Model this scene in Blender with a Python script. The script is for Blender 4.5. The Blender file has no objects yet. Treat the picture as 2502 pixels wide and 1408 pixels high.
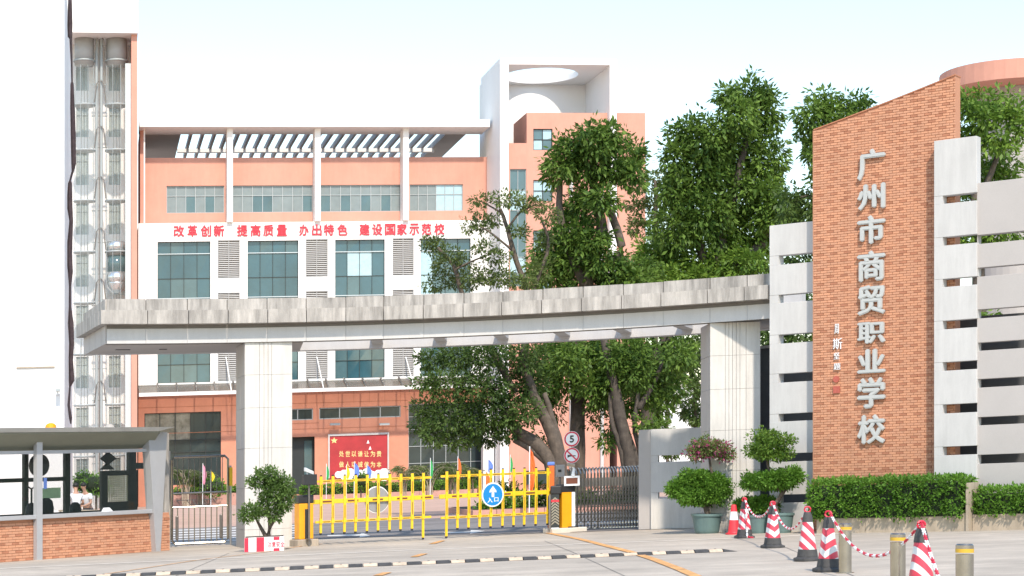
import bpy, math, random
import numpy as np
from mathutils import Vector, Matrix

# ------------------------------------------------------------------ camera, sky, sun, exposure
F, HX, HY, ZC, G = 4800.0, 1251.0, 1155.0, 1.6, 0.037      # focal (px of the 2502 px photo), horizon, eye height, site gradient
sc = bpy.context.scene
col = sc.collection
cd = bpy.data.cameras.new('camera'); cam = bpy.data.objects.new('camera', cd); col.objects.link(cam)
cam.location = (0, 0, ZC); cam.rotation_euler = (math.radians(90), 0, 0)
cd.sensor_width = 36; cd.lens = 36 * F / 2502; cd.shift_y = (HY - 704) / 2502
cd.clip_start = .5; cd.clip_end = 6000
sc.camera = cam

SUN_EL, SUN_AZ = 47, 13          # elevation; degrees to the right of straight behind the camera
el, az = math.radians(SUN_EL), math.radians(SUN_AZ)
to_sun = Vector((math.sin(az) * math.cos(el), -math.cos(az) * math.cos(el), math.sin(el)))
world = bpy.data.worlds.new('World'); sc.world = world; world.use_nodes = True
wn = world.node_tree.nodes; wl = world.node_tree.links
sky = wn.new('ShaderNodeTexSky'); sky.sky_type = 'NISHITA'; sky.sun_disc = False
sky.sun_elevation = el; sky.sun_rotation = math.atan2(to_sun.x, to_sun.y)
sky.air_density = 1.37; sky.dust_density = 0.3; sky.ozone_density = 1.0; sky.altitude = 0
bg = wn['Background']; bg.inputs['Strength'].default_value = .15
wl.new(sky.outputs[0], bg.inputs[0])
ld = bpy.data.lights.new('sun', 'SUN'); ld.energy = 2.8; ld.angle = math.radians(2.2); ld.color = (1, .88, .74)
lo = bpy.data.objects.new('sun', ld); col.objects.link(lo); lo.location = to_sun * 200
lo.rotation_euler = (-to_sun).to_track_quat('-Z', 'Y').to_euler()
sc.view_settings.view_transform = 'Standard'; sc.view_settings.look = 'None'
sc.view_settings.exposure = .78; sc.view_settings.gamma = 1

R = random.Random(7)
rng = np.random.default_rng(11)

# ------------------------------------------------------------------ materials
MATS = {}
def mat(name, c, rough=.7, metal=0., var=.12, scale=3., bump=0., bscale=40., alpha=1., spec=.5, streak=0., coat=0., speck=0., emit=None, tracks=0.):
    if name in MATS: return MATS[name]
    m = bpy.data.materials.new(name); m.use_nodes = True; MATS[name] = m
    n, l = m.node_tree.nodes, m.node_tree.links
    p = n['Principled BSDF']
    p.inputs['Roughness'].default_value = rough; p.inputs['Metallic'].default_value = metal
    p.inputs['Specular IOR Level'].default_value = spec; p.inputs['Alpha'].default_value = alpha
    p.inputs['Coat Weight'].default_value = coat
    if emit: p.inputs['Emission Color'].default_value = (*emit, 1); p.inputs['Emission Strength'].default_value = 1
    tc = n.new('ShaderNodeTexCoord'); outc = tc.outputs['Object']
    last = None
    def mul(prev, fac_socket, lo_, hi_):
        mr = n.new('ShaderNodeMapRange'); mr.inputs['From Min'].default_value = .3; mr.inputs['From Max'].default_value = .7
        mr.inputs['To Min'].default_value = lo_; mr.inputs['To Max'].default_value = hi_
        l.new(fac_socket, mr.inputs['Value'])
        mx = n.new('ShaderNodeMix'); mx.data_type = 'RGBA'; mx.blend_type = 'MULTIPLY'; mx.inputs['Factor'].default_value = 1
        if prev is None: mx.inputs['A'].default_value = (*c, 1)
        else: l.new(prev, mx.inputs['A'])
        l.new(mr.outputs['Result'], mx.inputs['B'])
        return mx.outputs['Result']
    if var:
        nz = n.new('ShaderNodeTexNoise'); nz.inputs['Scale'].default_value = scale; nz.inputs['Detail'].default_value = 6; nz.inputs['Roughness'].default_value = .65
        l.new(outc, nz.inputs['Vector']); last = mul(last, nz.outputs['Fac'], 1 - var, 1 + var)
    if speck:
        nz = n.new('ShaderNodeTexNoise'); nz.inputs['Scale'].default_value = 90; nz.inputs['Detail'].default_value = 2
        l.new(outc, nz.inputs['Vector']); last = mul(last, nz.outputs['Fac'], 1 - speck, 1 + speck)
    if streak:
        mp = n.new('ShaderNodeMapping'); mp.inputs['Scale'].default_value = (2.6, 2.6, .35); l.new(outc, mp.inputs['Vector'])
        nz = n.new('ShaderNodeTexNoise'); nz.inputs['Scale'].default_value = 1.6; nz.inputs['Detail'].default_value = 8; nz.inputs['Roughness'].default_value = .7
        l.new(mp.outputs[0], nz.inputs['Vector']); last = mul(last, nz.outputs['Fac'], 1 - streak, 1 + streak * .45)
    if tracks:
        for sc_, amp in (((.07, .9, 1), tracks), ((.5, .5, .5), tracks * .8), ((2.2, 3.0, 1), tracks * .5)):
            mp = n.new('ShaderNodeMapping'); mp.inputs['Scale'].default_value = sc_; l.new(outc, mp.inputs['Vector'])
            nz = n.new('ShaderNodeTexNoise'); nz.inputs['Scale'].default_value = 1.3; nz.inputs['Detail'].default_value = 9; nz.inputs['Roughness'].default_value = .72; nz.inputs['Distortion'].default_value = .6
            l.new(mp.outputs[0], nz.inputs['Vector']); last = mul(last, nz.outputs['Fac'], 1 - amp, 1 + amp * .35)
    if last is None: p.inputs['Base Color'].default_value = (*c, 1)
    else: l.new(last, p.inputs['Base Color'])
    if bump:
        nz = n.new('ShaderNodeTexNoise'); nz.inputs['Scale'].default_value = bscale; nz.inputs['Detail'].default_value = 4
        l.new(outc, nz.inputs['Vector'])
        b = n.new('ShaderNodeBump'); b.inputs['Strength'].default_value = bump; b.inputs['Distance'].default_value = .02
        l.new(nz.outputs['Fac'], b.inputs['Height']); l.new(b.outputs['Normal'], p.inputs['Normal'])
    return m

def leaf_mat(name, a, b, c=None, cfrac=0., trans=.36):
    m = bpy.data.materials.new(name); m.use_nodes = True; MATS[name] = m
    n, l = m.node_tree.nodes, m.node_tree.links
    p = n['Principled BSDF']; p.inputs['Roughness'].default_value = .55; p.inputs['Specular IOR Level'].default_value = .35
    at = n.new('ShaderNodeAttribute'); at.attribute_name = 'tint'
    cr = n.new('ShaderNodeValToRGB'); cr.color_ramp.elements[0].color = (*a, 1); cr.color_ramp.elements[1].color = (*b, 1)
    if c:
        e = cr.color_ramp.elements.new(1 - cfrac); e.color = (*b, 1); cr.color_ramp.elements[1 if False else 2].color = (*c, 1)
        cr.color_ramp.elements[2].position = min(1, 1 - cfrac + .04)
    l.new(at.outputs['Fac'], cr.inputs['Fac']); l.new(cr.outputs[0], p.inputs['Base Color'])
    tr = n.new('ShaderNodeBsdfTranslucent'); l.new(cr.outputs[0], tr.inputs['Color'])
    mx = n.new('ShaderNodeMixShader'); mx.inputs[0].default_value = trans
    l.new(p.outputs[0], mx.inputs[1]); l.new(tr.outputs[0], mx.inputs[2]); l.new(mx.outputs[0], n['Material Output'].inputs['Surface'])
    return m

def stripe_mat(name, ca, cb, expr):
    """two-colour printed stripes: expr = (axis weights for object x,y,z ; abs x? ; period)"""
    m = bpy.data.materials.new(name); m.use_nodes = True; MATS[name] = m
    n, l = m.node_tree.nodes, m.node_tree.links
    p = n['Principled BSDF']; p.inputs['Roughness'].default_value = .45
    tc = n.new('ShaderNodeTexCoord'); sp = n.new('ShaderNodeSeparateXYZ'); l.new(tc.outputs['Object'], sp.inputs[0])
    def mth(op, a, b):
        q = n.new('ShaderNodeMath'); q.operation = op
        for i, s in enumerate((a, b)):
            if s is None: continue
            if isinstance(s, (int, float)): q.inputs[i].default_value = s
            else: l.new(s, q.inputs[i])
        return q.outputs[0]
    kx, ky, kz, ab, per = expr
    x = sp.outputs[0]
    if ab: x = mth('ABSOLUTE', x, None)
    s = mth('ADD', mth('MULTIPLY', x, kx), mth('MULTIPLY', sp.outputs[2], kz))
    s = mth('ADD', s, mth('MULTIPLY', sp.outputs[1], ky))
    fr_ = mth('FRACT', mth('DIVIDE', mth('ADD', s, 50.0), per), None)
    g = mth('GREATER_THAN', fr_, .5)
    nz = n.new('ShaderNodeTexNoise'); nz.inputs['Scale'].default_value = 9; nz.inputs['Detail'].default_value = 6; l.new(tc.outputs['Object'], nz.inputs['Vector'])
    mx = n.new('ShaderNodeMix'); mx.data_type = 'RGBA'; mx.inputs['A'].default_value = (*ca, 1); mx.inputs['B'].default_value = (*cb, 1)
    l.new(g, mx.inputs['Factor'])
    m2 = n.new('ShaderNodeMix'); m2.data_type = 'RGBA'; m2.blend_type = 'MULTIPLY'; m2.inputs['Factor'].default_value = .5
    l.new(mx.outputs['Result'], m2.inputs['A']); mr = n.new('ShaderNodeMapRange'); mr.inputs['To Min'].default_value = .5; mr.inputs['To Max'].default_value = 1.3
    l.new(nz.outputs['Fac'], mr.inputs['Value']); l.new(mr.outputs['Result'], m2.inputs['B'])
    l.new(m2.outputs['Result'], p.inputs['Base Color'])
    return m

M = dict(
    concrete=mat('concrete_paving', (.52, .455, .375), .85, var=.16, scale=.35, bump=.25, bscale=30, speck=.1, tracks=.23),
    asphalt=mat('asphalt', (.23, .21, .20), .9, var=.2, scale=.8, bump=.3, bscale=60, tracks=.2),
    paver=mat('pink_paver', (.50, .335, .26), .85, var=.15, scale=.6, bump=.15),
    linepaint=mat('white_line_paint', (.62, .61, .58), .7, var=.25, scale=6),
    orangepaint=mat('orange_line_paint', (.66, .34, .12), .75, var=.4, scale=4, speck=.2),
    gutter=mat('pale_gutter', (.62, .56, .48), .8, var=.08, scale=2),
    orange=mat('orange_render', (.60, .30, .225), .75, var=.07, scale=.5, streak=.06),
    orangetile=mat('orange_tile', (.58, .245, .155), .6, var=.09, scale=1.2),
    joint=mat('orange_joint', (.38, .15, .08), .8, var=0),
    white=mat('white_paint', (.80, .79, .77), .6, var=.05, scale=.6, streak=.04),
    whitewall=mat('white_wall_paint', (.82, .81, .80), .65, var=.03, scale=.3),
    soffit=mat('grey_soffit', (.42, .40, .38), .8, var=.06, scale=.6),
    louvre=mat('louvre_metal', (.36, .36, .355), .5, var=.05),
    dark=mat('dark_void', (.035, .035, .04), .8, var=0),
    teal=mat('teal_glass', (.035, .095, .12), .06, var=.3, scale=.25, spec=.8),
    tealb=mat('teal_glass_pale', (.07, .13, .145), .07, var=.3, scale=.3, spec=.8),
    blind=mat('glass_with_blinds', (.20, .235, .24), .12, var=.12, scale=1.2, spec=.6),
    skyglass=mat('painted_sky_glass', (.36, .52, .58), .05, var=.1, spec=1.),  # sky reflection painted as a pale blue base colour
    dglass=mat('dark_glass', (.03, .045, .048), .12, var=.3, scale=.5, spec=.35),
    brownglass=mat('painted_brown_reflection', (.14, .14, .125), .1, var=.6, scale=1.4, spec=.4),  # brownish reflections painted as mottled base colour
    frame=mat('window_frame_grey', (.36, .40, .41), .5, var=0),
    darkframe=mat('dark_frame', (.022, .028, .028), .5, var=.1),
    paleframe=mat('pale_mullion', (.55, .62, .64), .4, var=0),
    red=mat('red_lettering', (.72, .035, .06), .45, var=.05),
    redpanel=mat('red_mural', (.40, .03, .035), .5, var=.18, scale=.8),
    gold=mat('gold_paint', (.75, .60, .25), .5, var=.15),
    stone=mat('weathered_granite', (.42, .395, .365), .75, var=.12, scale=1.2, streak=.58, speck=.10, bump=.1, bscale=50),
    stonel=mat('pale_granite', (.60, .58, .545), .7, var=.06, scale=1., streak=.16, speck=.05, bump=.06, bscale=50),
    stonebeam=mat('beam_granite', (.54, .535, .53), .7, var=.05, scale=1., streak=.07, speck=.07),
    stonecore=mat('joint_shadow_stone', (.20, .19, .18), .9, var=.1),
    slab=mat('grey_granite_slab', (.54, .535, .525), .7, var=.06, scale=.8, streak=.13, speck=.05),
    slabpink=mat('warm_shade_granite', (.43, .405, .39), .7, var=.05, scale=.8, speck=.05),  # warm granite; also carries painted shade on unlit side faces
    mortar=mat('mortar', (.49, .235, .14), .9, var=.1, scale=20),
    brick=mat('orange_brick', (.54, .27, .165), .85, var=.08, scale=2.2, bump=.2, bscale=80),
    brickb=mat('orange_brick_pale', (.585, .285, .168), .85, var=.08, scale=2.2, bump=.2, bscale=80),
    brickd=mat('dark_brick', (.41, .175, .10), .85, var=.18, scale=5, bump=.2, bscale=80),
    letter=mat('silver_letter', (.50, .51, .50), .5, metal=.25, var=.06),
    sealred=mat('red_seal', (.42, .10, .07), .6, var=.2, scale=30),
    steel=mat('stainless_steel', (.36, .335, .30), .25, metal=.92, var=.12, scale=6),
    darksteel=mat('dull_steel', (.22, .20, .185), .45, metal=.7, var=.15, scale=5),
    yellow=mat('yellow_paint', (.80, .52, .02), .4, var=.06, scale=4),
    amber=mat('amber_paint', (.85, .36, .008), .45, var=.1, scale=3),
    black=mat('black_plastic', (.022, .022, .024), .5, var=.15),
    strip=mat('brown_reflector_strip', (.16, .045, .02), .5, var=.1),
    blue=mat('sign_blue', (.01, .22, .56), .4, var=.03),
    signwhite=mat('sign_white', (.80, .82, .84), .45, var=.02),
    signred=mat('sign_red', (.62, .025, .06), .45, var=.03),
    greyplate=mat('sign_back_grey', (.30, .30, .31), .45, metal=.2, var=.05),
    conered=mat('cone_red', (.72, .035, .05), .5, var=.12, scale=6),
    rubber=mat('black_rubber', (.055, .054, .054), .75, var=.3, scale=8),
    rubberwhite=mat('cream_rubber', (.55, .44, .33), .75, var=.22, scale=7),
    teracyan=mat('teal_pot', (.12, .19, .185), .55, var=.12, scale=4, streak=.1),
    soil=mat('soil', (.07, .05, .035), .95, var=.3, scale=15),
    bark=mat('bark', (.115, .09, .07), .9, var=.35, scale=4, bump=.8, bscale=14, streak=.3),
    barkd=mat('dark_bark', (.085, .07, .058), .9, var=.4, scale=4, bump=.9, bscale=14, streak=.3),
    planter=mat('planter_concrete', (.42, .35, .27), .85, var=.12, scale=2, streak=.25),
    planterpink=mat('planter_pink_stone', (.48, .27, .22), .8, var=.12, scale=2),
    skin=mat('skin', (.50, .28, .19), .55, var=.05), shirt=mat('white_shirt', (.78, .78, .80), .8, var=.04),
    trousers=mat('dark_trousers', (.03, .035, .05), .85, var=.1), hair=mat('black_hair', (.012, .010, .009), .6, var=.1),
    boothgrey=mat('booth_grey_metal', (.42, .425, .44), .45, metal=.25, var=.05), boothroof=mat('booth_roof_grey', (.34, .335, .32), .7, var=.12, scale=2),
    ceiling=mat('booth_ceiling', (.20, .21, .17), .7, var=.06),
    glassclear=mat('clear_glass', (.02, .035, .03), .03, var=0, alpha=.12, spec=.9),
    glasslift=mat('lift_glass', (.62, .74, .71), .05, var=0, alpha=.07, spec=.9),
    awning=mat('awning_glass', (.22, .27, .24), .15, var=.25, scale=.6, alpha=.35),
    silver=mat('polished_silver', (.74, .76, .78), .22, metal=.85, var=.05),
    jagdark=mat('jagged_dark', (.055, .038, .042), .9, var=.4, scale=6, bump=.6, bscale=10),
    green=mat('flag_green', (.05, .42, .12), .7, var=.05), flagorange=mat('flag_orange', (.85, .17, .03), .7, var=.05),
    flagblue=mat('flag_blue', (.14, .25, .68), .7, var=.05), flagpink=mat('flag_pink', (.78, .30, .42), .7, var=.05), flagyellow=mat('flag_yellow', (.85, .62, .03), .7, var=.05),
    poster=mat('poster_green', (.48, .72, .46), .6, var=.2, scale=3), lattice=mat('pale_lattice', (.55, .55, .40), .6, var=.1),
    palewin=mat('pale_window', (.36, .40, .395), .15, var=.15, scale=2, spec=.4), bandyellow=mat('dull_yellow_band', (.60, .36, .03), .5, var=.15, scale=6),
    darkroom=mat('shade_toned_stone', (.10, .105, .11), .7, var=.12, speck=.1),  # deep shade behind the slots put into the wall colour
    coresh=mat('dark_core_green', (.018, .03, .012), .95, var=.3, scale=8),
)
leaf_mat('leaf_ficus', (.018, .066, .012), (.22, .345, .058))
leaf_mat('leaf_bright', (.04, .115, .016), (.27, .41, .06))
leaf_mat('leaf_dark', (.018, .055, .014), (.15, .23, .05))
leaf_mat('leaf_olive', (.05, .085, .022), (.19, .25, .07))
leaf_mat('leaf_hedge', (.045, .13, .014), (.22, .42, .055))
leaf_mat('leaf_palm', (.035, .075, .020), (.17, .22, .06))
leaf_mat('leaf_flower', (.06, .13, .03), (.20, .27, .08), (.52, .10, .25), .40)
leaf_mat('leaf_few_flower', (.045, .11, .025), (.24, .36, .09), (.50, .05, .22), .04)
stripe_mat('cone_stripes', (.70, .70, .69), (.60, .05, .085), (1.0, 0, 1.0, False, .20))
stripe_mat('cone_chevrons', (.70, .70, .69), (.60, .05, .085), (-.75, 0, 1.0, True, .20))
stripe_mat('planter_stripes', (.78, .77, .75), (.66, .02, .03), (1, 0, 0, False, .30))

# ------------------------------------------------------------------ site helpers
def ground_z(x): return G * x                                   # the whole site rises gently to the right
def gY(px, py): return F * ZC / (py + G * (px - HX) - HY)        # distance of a ground point
def P(px, py, Y): return Vector(((px - HX) / F * Y, Y, ZC + (HY - py) / F * Y))
def GP(px, py):
    Y = gY(px, py); x = (px - HX) / F * Y
    return Vector((x, Y, ground_z(x)))
def GX(px, Y):
    x = (px - HX) / F * Y
    return Vector((x, Y, ground_z(x)))

class Frame:
    """a wall direction: u along the wall to the right, v into depth, z up from the ground"""
    def __init__(s, px, Y, deg):
        s.a = math.radians(deg); s.c, s.s = math.cos(s.a), math.sin(s.a); s.ox, s.oy = (px - HX) / F * Y, Y
    def w(s, u, v, z):
        x = s.ox + u * s.c - v * s.s
        return Vector((x, s.oy + u * s.s + v * s.c, z + G * x))
    def u(s, px, v=0):
        k = (px - HX) / F
        return (k * (s.oy + v * s.c) - (s.ox - v * s.s)) / (s.c - k * s.s)
    def z(s, px, py, v=0):
        p = s.w(s.u(px, v), v, 0)
        return ZC + (HY - py) / F * p.y - G * p.x
    def rect(s, x0, y0, x1, y1, v=0):
        xm = (x0 + x1) / 2
        return s.u(x0, v), s.u(x1, v), s.z(xm, y1, v), s.z(xm, y0, v)

ORG = {}
def finish(o, label=None, cat=None, group=None, kind=None):
    if label: o['label'] = label
    if cat: o['category'] = cat
    if group: o['group'] = group
    if kind: o['kind'] = kind
    return o
def thing(name, loc, label, cat, group=None, rz=0):
    o = bpy.data.objects.new(name, None); col.objects.link(o); o.location = loc; o.rotation_euler.z = rz
    o.empty_display_size = .3
    ORG[o] = Vector(loc)
    return finish(o, label, cat, group)
def root_of(o):
    while o.parent: o = o.parent
    return o

class MB:
    def __init__(s): s.v = []; s.f = []
    def add(s, vs, fs):
        n = len(s.v); s.v += [tuple(q) for q in vs]; s.f += [tuple(i + n for i in q) for q in fs]; return s
    def box(s, a0, a1, b0, b1, c0, c1):
        return s.add([(a0, b0, c0), (a1, b0, c0), (a1, b1, c0), (a0, b1, c0), (a0, b0, c1), (a1, b0, c1), (a1, b1, c1), (a0, b1, c1)],
                     [(0, 3, 2, 1), (4, 5, 6, 7), (0, 1, 5, 4), (1, 2, 6, 5), (2, 3, 7, 6), (3, 0, 4, 7)])
    def hexa(s, eight):
        return s.add(eight, [(0, 3, 2, 1), (4, 5, 6, 7), (0, 1, 5, 4), (1, 2, 6, 5), (2, 3, 7, 6), (3, 0, 4, 7)])
    def prism(s, poly, v0, v1):           # poly in (u,z), extruded in v
        n = len(poly)
        vs = [(p[0], v0, p[1]) for p in poly] + [(p[0], v1, p[1]) for p in poly]
        return s.add(vs, [tuple(range(n))] + [tuple(range(2 * n - 1, n - 1, -1))] + [(i, n + i, n + (i + 1) % n, (i + 1) % n) for i in range(n)])
    def tube(s, pts, rad, seg=8, cap=True, jit=0):
        pts = [Vector(p) for p in pts]; n = len(pts)
        rad = rad if isinstance(rad, (list, tuple)) else [rad] * n
        vs, fs = [], []
        for i, p in enumerate(pts):
            t = (pts[min(i + 1, n - 1)] - pts[max(i - 1, 0)]).normalized()
            a = t.cross(Vector((0, 0, 1)) if abs(t.z) < .9 else Vector((1, 0, 0))).normalized(); b = t.cross(a)
            for k in range(seg):
                w = 2 * math.pi * k / seg; r = rad[i] * (1 + (R.uniform(-jit, jit) if jit else 0))
                vs.append(p + a * math.cos(w) * r + b * math.sin(w) * r)
        for i in range(n - 1):
            for k in range(seg):
                fs.append((i * seg + k, i * seg + (k + 1) % seg, (i + 1) * seg + (k + 1) % seg, (i + 1) * seg + k))
        if cap: fs += [tuple(range(seg - 1, -1, -1)), tuple(range((n - 1) * seg, n * seg))]
        return s.add(vs, fs)
    def lathe(s, prof, seg=20, c=(0, 0, 0), sq=False):        # prof [(r,z)]
        vs, fs = [], []
        for r, z in prof:
            for k in range(seg):
                w = 2 * math.pi * (k + .5) / seg
                vs.append((c[0] + r * math.cos(w), c[1] + r * math.sin(w), c[2] + z))
        n = len(prof)
        for i in range(n - 1):
            for k in range(seg): fs.append((i * seg + k, i * seg + (k + 1) % seg, (i + 1) * seg + (k + 1) % seg, (i + 1) * seg + k))
        fs += [tuple(range(seg - 1, -1, -1)), tuple(range((n - 1) * seg, n * seg))]
        return s.add(vs, fs)
    def disc(s, c, r, v0, v1, seg=28):    # disc facing -v in (u,z)
        return s.prism([(c[0] + r * math.cos(2 * math.pi * k / seg), c[1] + r * math.sin(2 * math.pi * k / seg)) for k in range(seg)], v0, v1)
    def build(s, name, m, parent=None, fr=None, smooth=False, world=False):
        """fr: verts are (u,v,z) of that frame ; world: verts are world ; else local to the parent"""
        vs = [fr.w(*q) for q in s.v] if fr else [Vector(q) for q in s.v]
        loc = None
        if fr or world:
            if parent: o_ = ORG[root_of(parent)]
            else:
                xs = [q.x for q in vs]; ys = [q.y for q in vs]
                o_ = Vector(((min(xs) + max(xs)) / 2, (min(ys) + max(ys)) / 2, min(q.z for q in vs)))
            loc = o_; vs = [q - o_ for q in vs]
        me = bpy.data.meshes.new(name); me.from_pydata(vs, [], s.f); me.materials.append(m if not isinstance(m, str) else M.get(m) or MATS[m])
        if smooth: me.polygons.foreach_set('use_smooth', [True] * len(me.polygons))
        me.update()
        return link(name, me, parent, loc)
def link(name, me, parent=None, loc=None):
    o = bpy.data.objects.new(name, me); col.objects.link(o)
    if parent: o.parent = parent
    else:
        o.location = loc or (0, 0, 0); ORG[o] = Vector(o.location)
    return o
def bevel(o, w=.01, seg=2):
    b = o.modifiers.new('bevel', 'BEVEL'); b.width = w; b.segments = seg; b.limit_method = 'ANGLE'; return o
def copy_tree(o, parent=None):
    c = o.copy(); col.objects.link(c); c.parent = parent
    for ch in list(o.children): copy_tree(ch, c)
    return c
def place(o, loc, rz=0, label=None, group=None):
    o.location = loc; o.rotation_euler.z = rz; ORG[o] = Vector(loc)
    if label: o['label'] = label
    if group: o['group'] = group
    return o
def shared_box(name, w, d, h, m):
    me = bpy.data.meshes.new(name)
    b = MB().box(-w / 2, w / 2, 0, d, -h / 2, h / 2); me.from_pydata(b.v, [], b.f); me.materials.append(m); me.update(); return me

def holed(fr, u0, u1, z0, z1, holes, v0, v1):
    us = sorted({u0, u1, *[h[0] for h in holes], *[h[1] for h in holes]}); zs = sorted({z0, z1, *[h[2] for h in holes], *[h[3] for h in holes]})
    us = [u for u in us if u0 <= u <= u1]; zs = [z for z in zs if z0 <= z <= z1]
    def solid(i, j):
        if not (0 <= i < len(us) - 1 and 0 <= j < len(zs) - 1): return False
        cu, cz = (us[i] + us[i + 1]) / 2, (zs[j] + zs[j + 1]) / 2
        return not any(h[0] < cu < h[1] and h[2] < cz < h[3] for h in holes)
    mb = MB()
    for i in range(len(us) - 1):
        for j in range(len(zs) - 1):
            if not solid(i, j): continue
            a0, a1, c0, c1 = us[i], us[i + 1], zs[j], zs[j + 1]
            q = [(a0, v0, c0), (a1, v0, c0), (a1, v1, c0), (a0, v1, c0), (a0, v0, c1), (a1, v0, c1), (a1, v1, c1), (a0, v1, c1)]
            fs = [(0, 1, 5, 4), (2, 3, 7, 6)]
            if not solid(i + 1, j): fs.append((1, 2, 6, 5))
            if not solid(i - 1, j): fs.append((3, 0, 4, 7))
            if not solid(i, j + 1): fs.append((4, 5, 6, 7))
            if not solid(i, j - 1): fs.append((0, 3, 2, 1))
            mb.add(q, fs)
    return mb

def window(parent, fr, r, v, cols, rows, fm, pane, ft=.06, name='window', label=None, depth=.12):
    """r=(u0,u1,z0,z1); rows = list of z fractions from bottom; pane(i,j)->material"""
    u0, u1, z0, z1 = r
    cs = cols if isinstance(cols, list) else [i / cols for i in range(cols + 1)]
    U = [u0 + (u1 - u0) * c for c in cs]; Z = [z0 + (z1 - z0) * q for q in rows]
    mb = MB(); h = ft / 2
    for i, uu in enumerate(U):
        a, b = (uu, uu + ft) if i == 0 else (uu - ft, uu) if i == len(U) - 1 else (uu - h, uu + h)
        mb.box(a, b, v, v + depth, z0, z1)
    for j, zz in enumerate(Z):
        a, b = (zz, zz + ft) if j == 0 else (zz - ft, zz) if j == len(Z) - 1 else (zz - h, zz + h)
        mb.box(u0 + .001, u1 - .001, v + .004, v + depth - .004, a, b)
    w = mb.build(name, fm, parent, fr)
    if label: w['label'] = label
    for i in range(len(U) - 1):
        for j in range(len(Z) - 1):
            dv = R.uniform(-.004, .004)
            a0, a1, c0, c1 = U[i] + h, U[i + 1] - h, Z[j] + h, Z[j + 1] - h
            t = R.uniform(-.006, .006); t2 = R.uniform(-.006, .006); vb = v + depth * .55
            MB().hexa([(a0, vb + t, c0), (a1, vb - t, c0), (a1, vb + .03, c0), (a0, vb + .03, c0), (a0, vb + t2, c1), (a1, vb - t2, c1), (a1, vb + .03, c1), (a0, vb + .03, c1)]).build('pane', pane(i, j), w, fr)
    return w

def text_mesh(ch, bold=.0):
    cu = bpy.data.curves.new('t', 'FONT'); cu.body = ch; cu.size = 1; cu.extrude = .5; cu.offset = bold; cu.resolution_u = 3
    o = bpy.data.objects.new('t', cu); col.objects.link(o)
    dg = bpy.context.evaluated_depsgraph_get()
    me = bpy.data.meshes.new_from_object(o.evaluated_get(dg))
    bpy.data.objects.remove(o); bpy.data.curves.remove(cu)
    n = len(me.vertices); a = np.empty(n * 3); me.vertices.foreach_get('co', a); a = a.reshape(-1, 3)
    return me, a
def letter(name, ch, parent, fr, r, v, thick, m, bold=0.):
    me, a = text_mesh(ch, 0)
    lo_, hi_ = a.min(0), a.max(0); s = np.maximum(hi_ - lo_, 1e-6)
    u0, u1, z0, z1 = r
    org = ORG[root_of(parent)]
    nrm = (a - lo_) / s; faces = [tuple(p_.vertices) for p_ in me.polygons]
    vs, fs = [], []
    for i, (dx, dy) in enumerate([(0, 0), (-1, 0), (1, 0), (0, -1), (0, 1)] if bold else [(0, 0)]):      # heavier strokes: shifted layers
        n0 = len(vs)
        for x, y, z in nrm:
            xx = bold + x * (1 - 2 * bold) + dx * bold; yy = bold + y * (1 - 2 * bold) + dy * bold
            vs.append(fr.w(u0 + xx * (u1 - u0), v - z * thick * (1 - .03 * i) + (.002 * i if thick > .03 else .0003 * i), z0 + yy * (z1 - z0)) - org)
        fs += [tuple(q + n0 for q in f_) for f_ in faces]
    bpy.data.meshes.remove(me); me = bpy.data.meshes.new(name); me.from_pydata(vs, [], fs)
    me.materials.append(M.get(m) if isinstance(m, str) else m); me.update()
    return link(name, me, parent)

# ------------------------------------------------------------------ foliage
def leaf_object(name, tips, out, leaf, m, parent, origin, per=8, droop=.35, spread=1.1, width=.42, kind=None):
    """tips (n,3) twig tips, out (n,3) outward directions; every tip carries `per` leaves"""
    n = len(tips) * per
    t = np.repeat(tips, per, 0); o = np.repeat(out, per, 0)
    d = rng.normal(size=(n, 3)); d /= np.linalg.norm(d, axis=1, keepdims=True)
    L = leaf * rng.uniform(.5, 1.35, (n, 1))
    base = t + d * rng.uniform(0, spread, (n, 1)) * leaf
    ax = o * .55 + d * .8 + np.array([0, 0, -droop]); ax /= np.linalg.norm(ax, axis=1, keepdims=True)
    sd = np.cross(ax, rng.normal(size=(n, 3)) * .6 + np.array([0, 0, 1.])); sd /= np.linalg.norm(sd, axis=1, keepdims=True) + 1e-9
    W = L * width * .5
    v = np.stack([base, base + ax * L * .45 + sd * W, base + ax * L, base + ax * L * .45 - sd * W], 1).reshape(-1, 3) - np.array(origin)
    me = bpy.data.meshes.new(name)
    me.vertices.add(n * 4); me.vertices.foreach_set('co', v.ravel())
    me.loops.add(n * 4); me.loops.foreach_set('vertex_index', np.arange(n * 4, dtype=np.int32))
    me.polygons.add(n); me.polygons.foreach_set('loop_start', np.arange(0, n * 4, 4, dtype=np.int32)); me.polygons.foreach_set('loop_total', np.full(n, 4, dtype=np.int32))
    a = me.attributes.new('tint', 'FLOAT', 'FACE')
    big = .5 + .5 * np.sin(tips[:, 0] * 1.1 + 1.7 * np.sin(tips[:, 2] * .9)) * np.cos(tips[:, 2] * 1.3 + tips[:, 1])
    tint = np.clip(np.repeat(rng.uniform(0, 1, len(tips)) * .4 + big * .3, per) + rng.uniform(0, 1, n) * .3, 0, 1)
    a.data.foreach_set('value', tint.astype(np.float32))
    me.materials.append(MATS[m]); me.update(calc_edges=True)
    ob = link(name, me, parent)
    if kind: ob['kind'] = kind
    return ob
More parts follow.
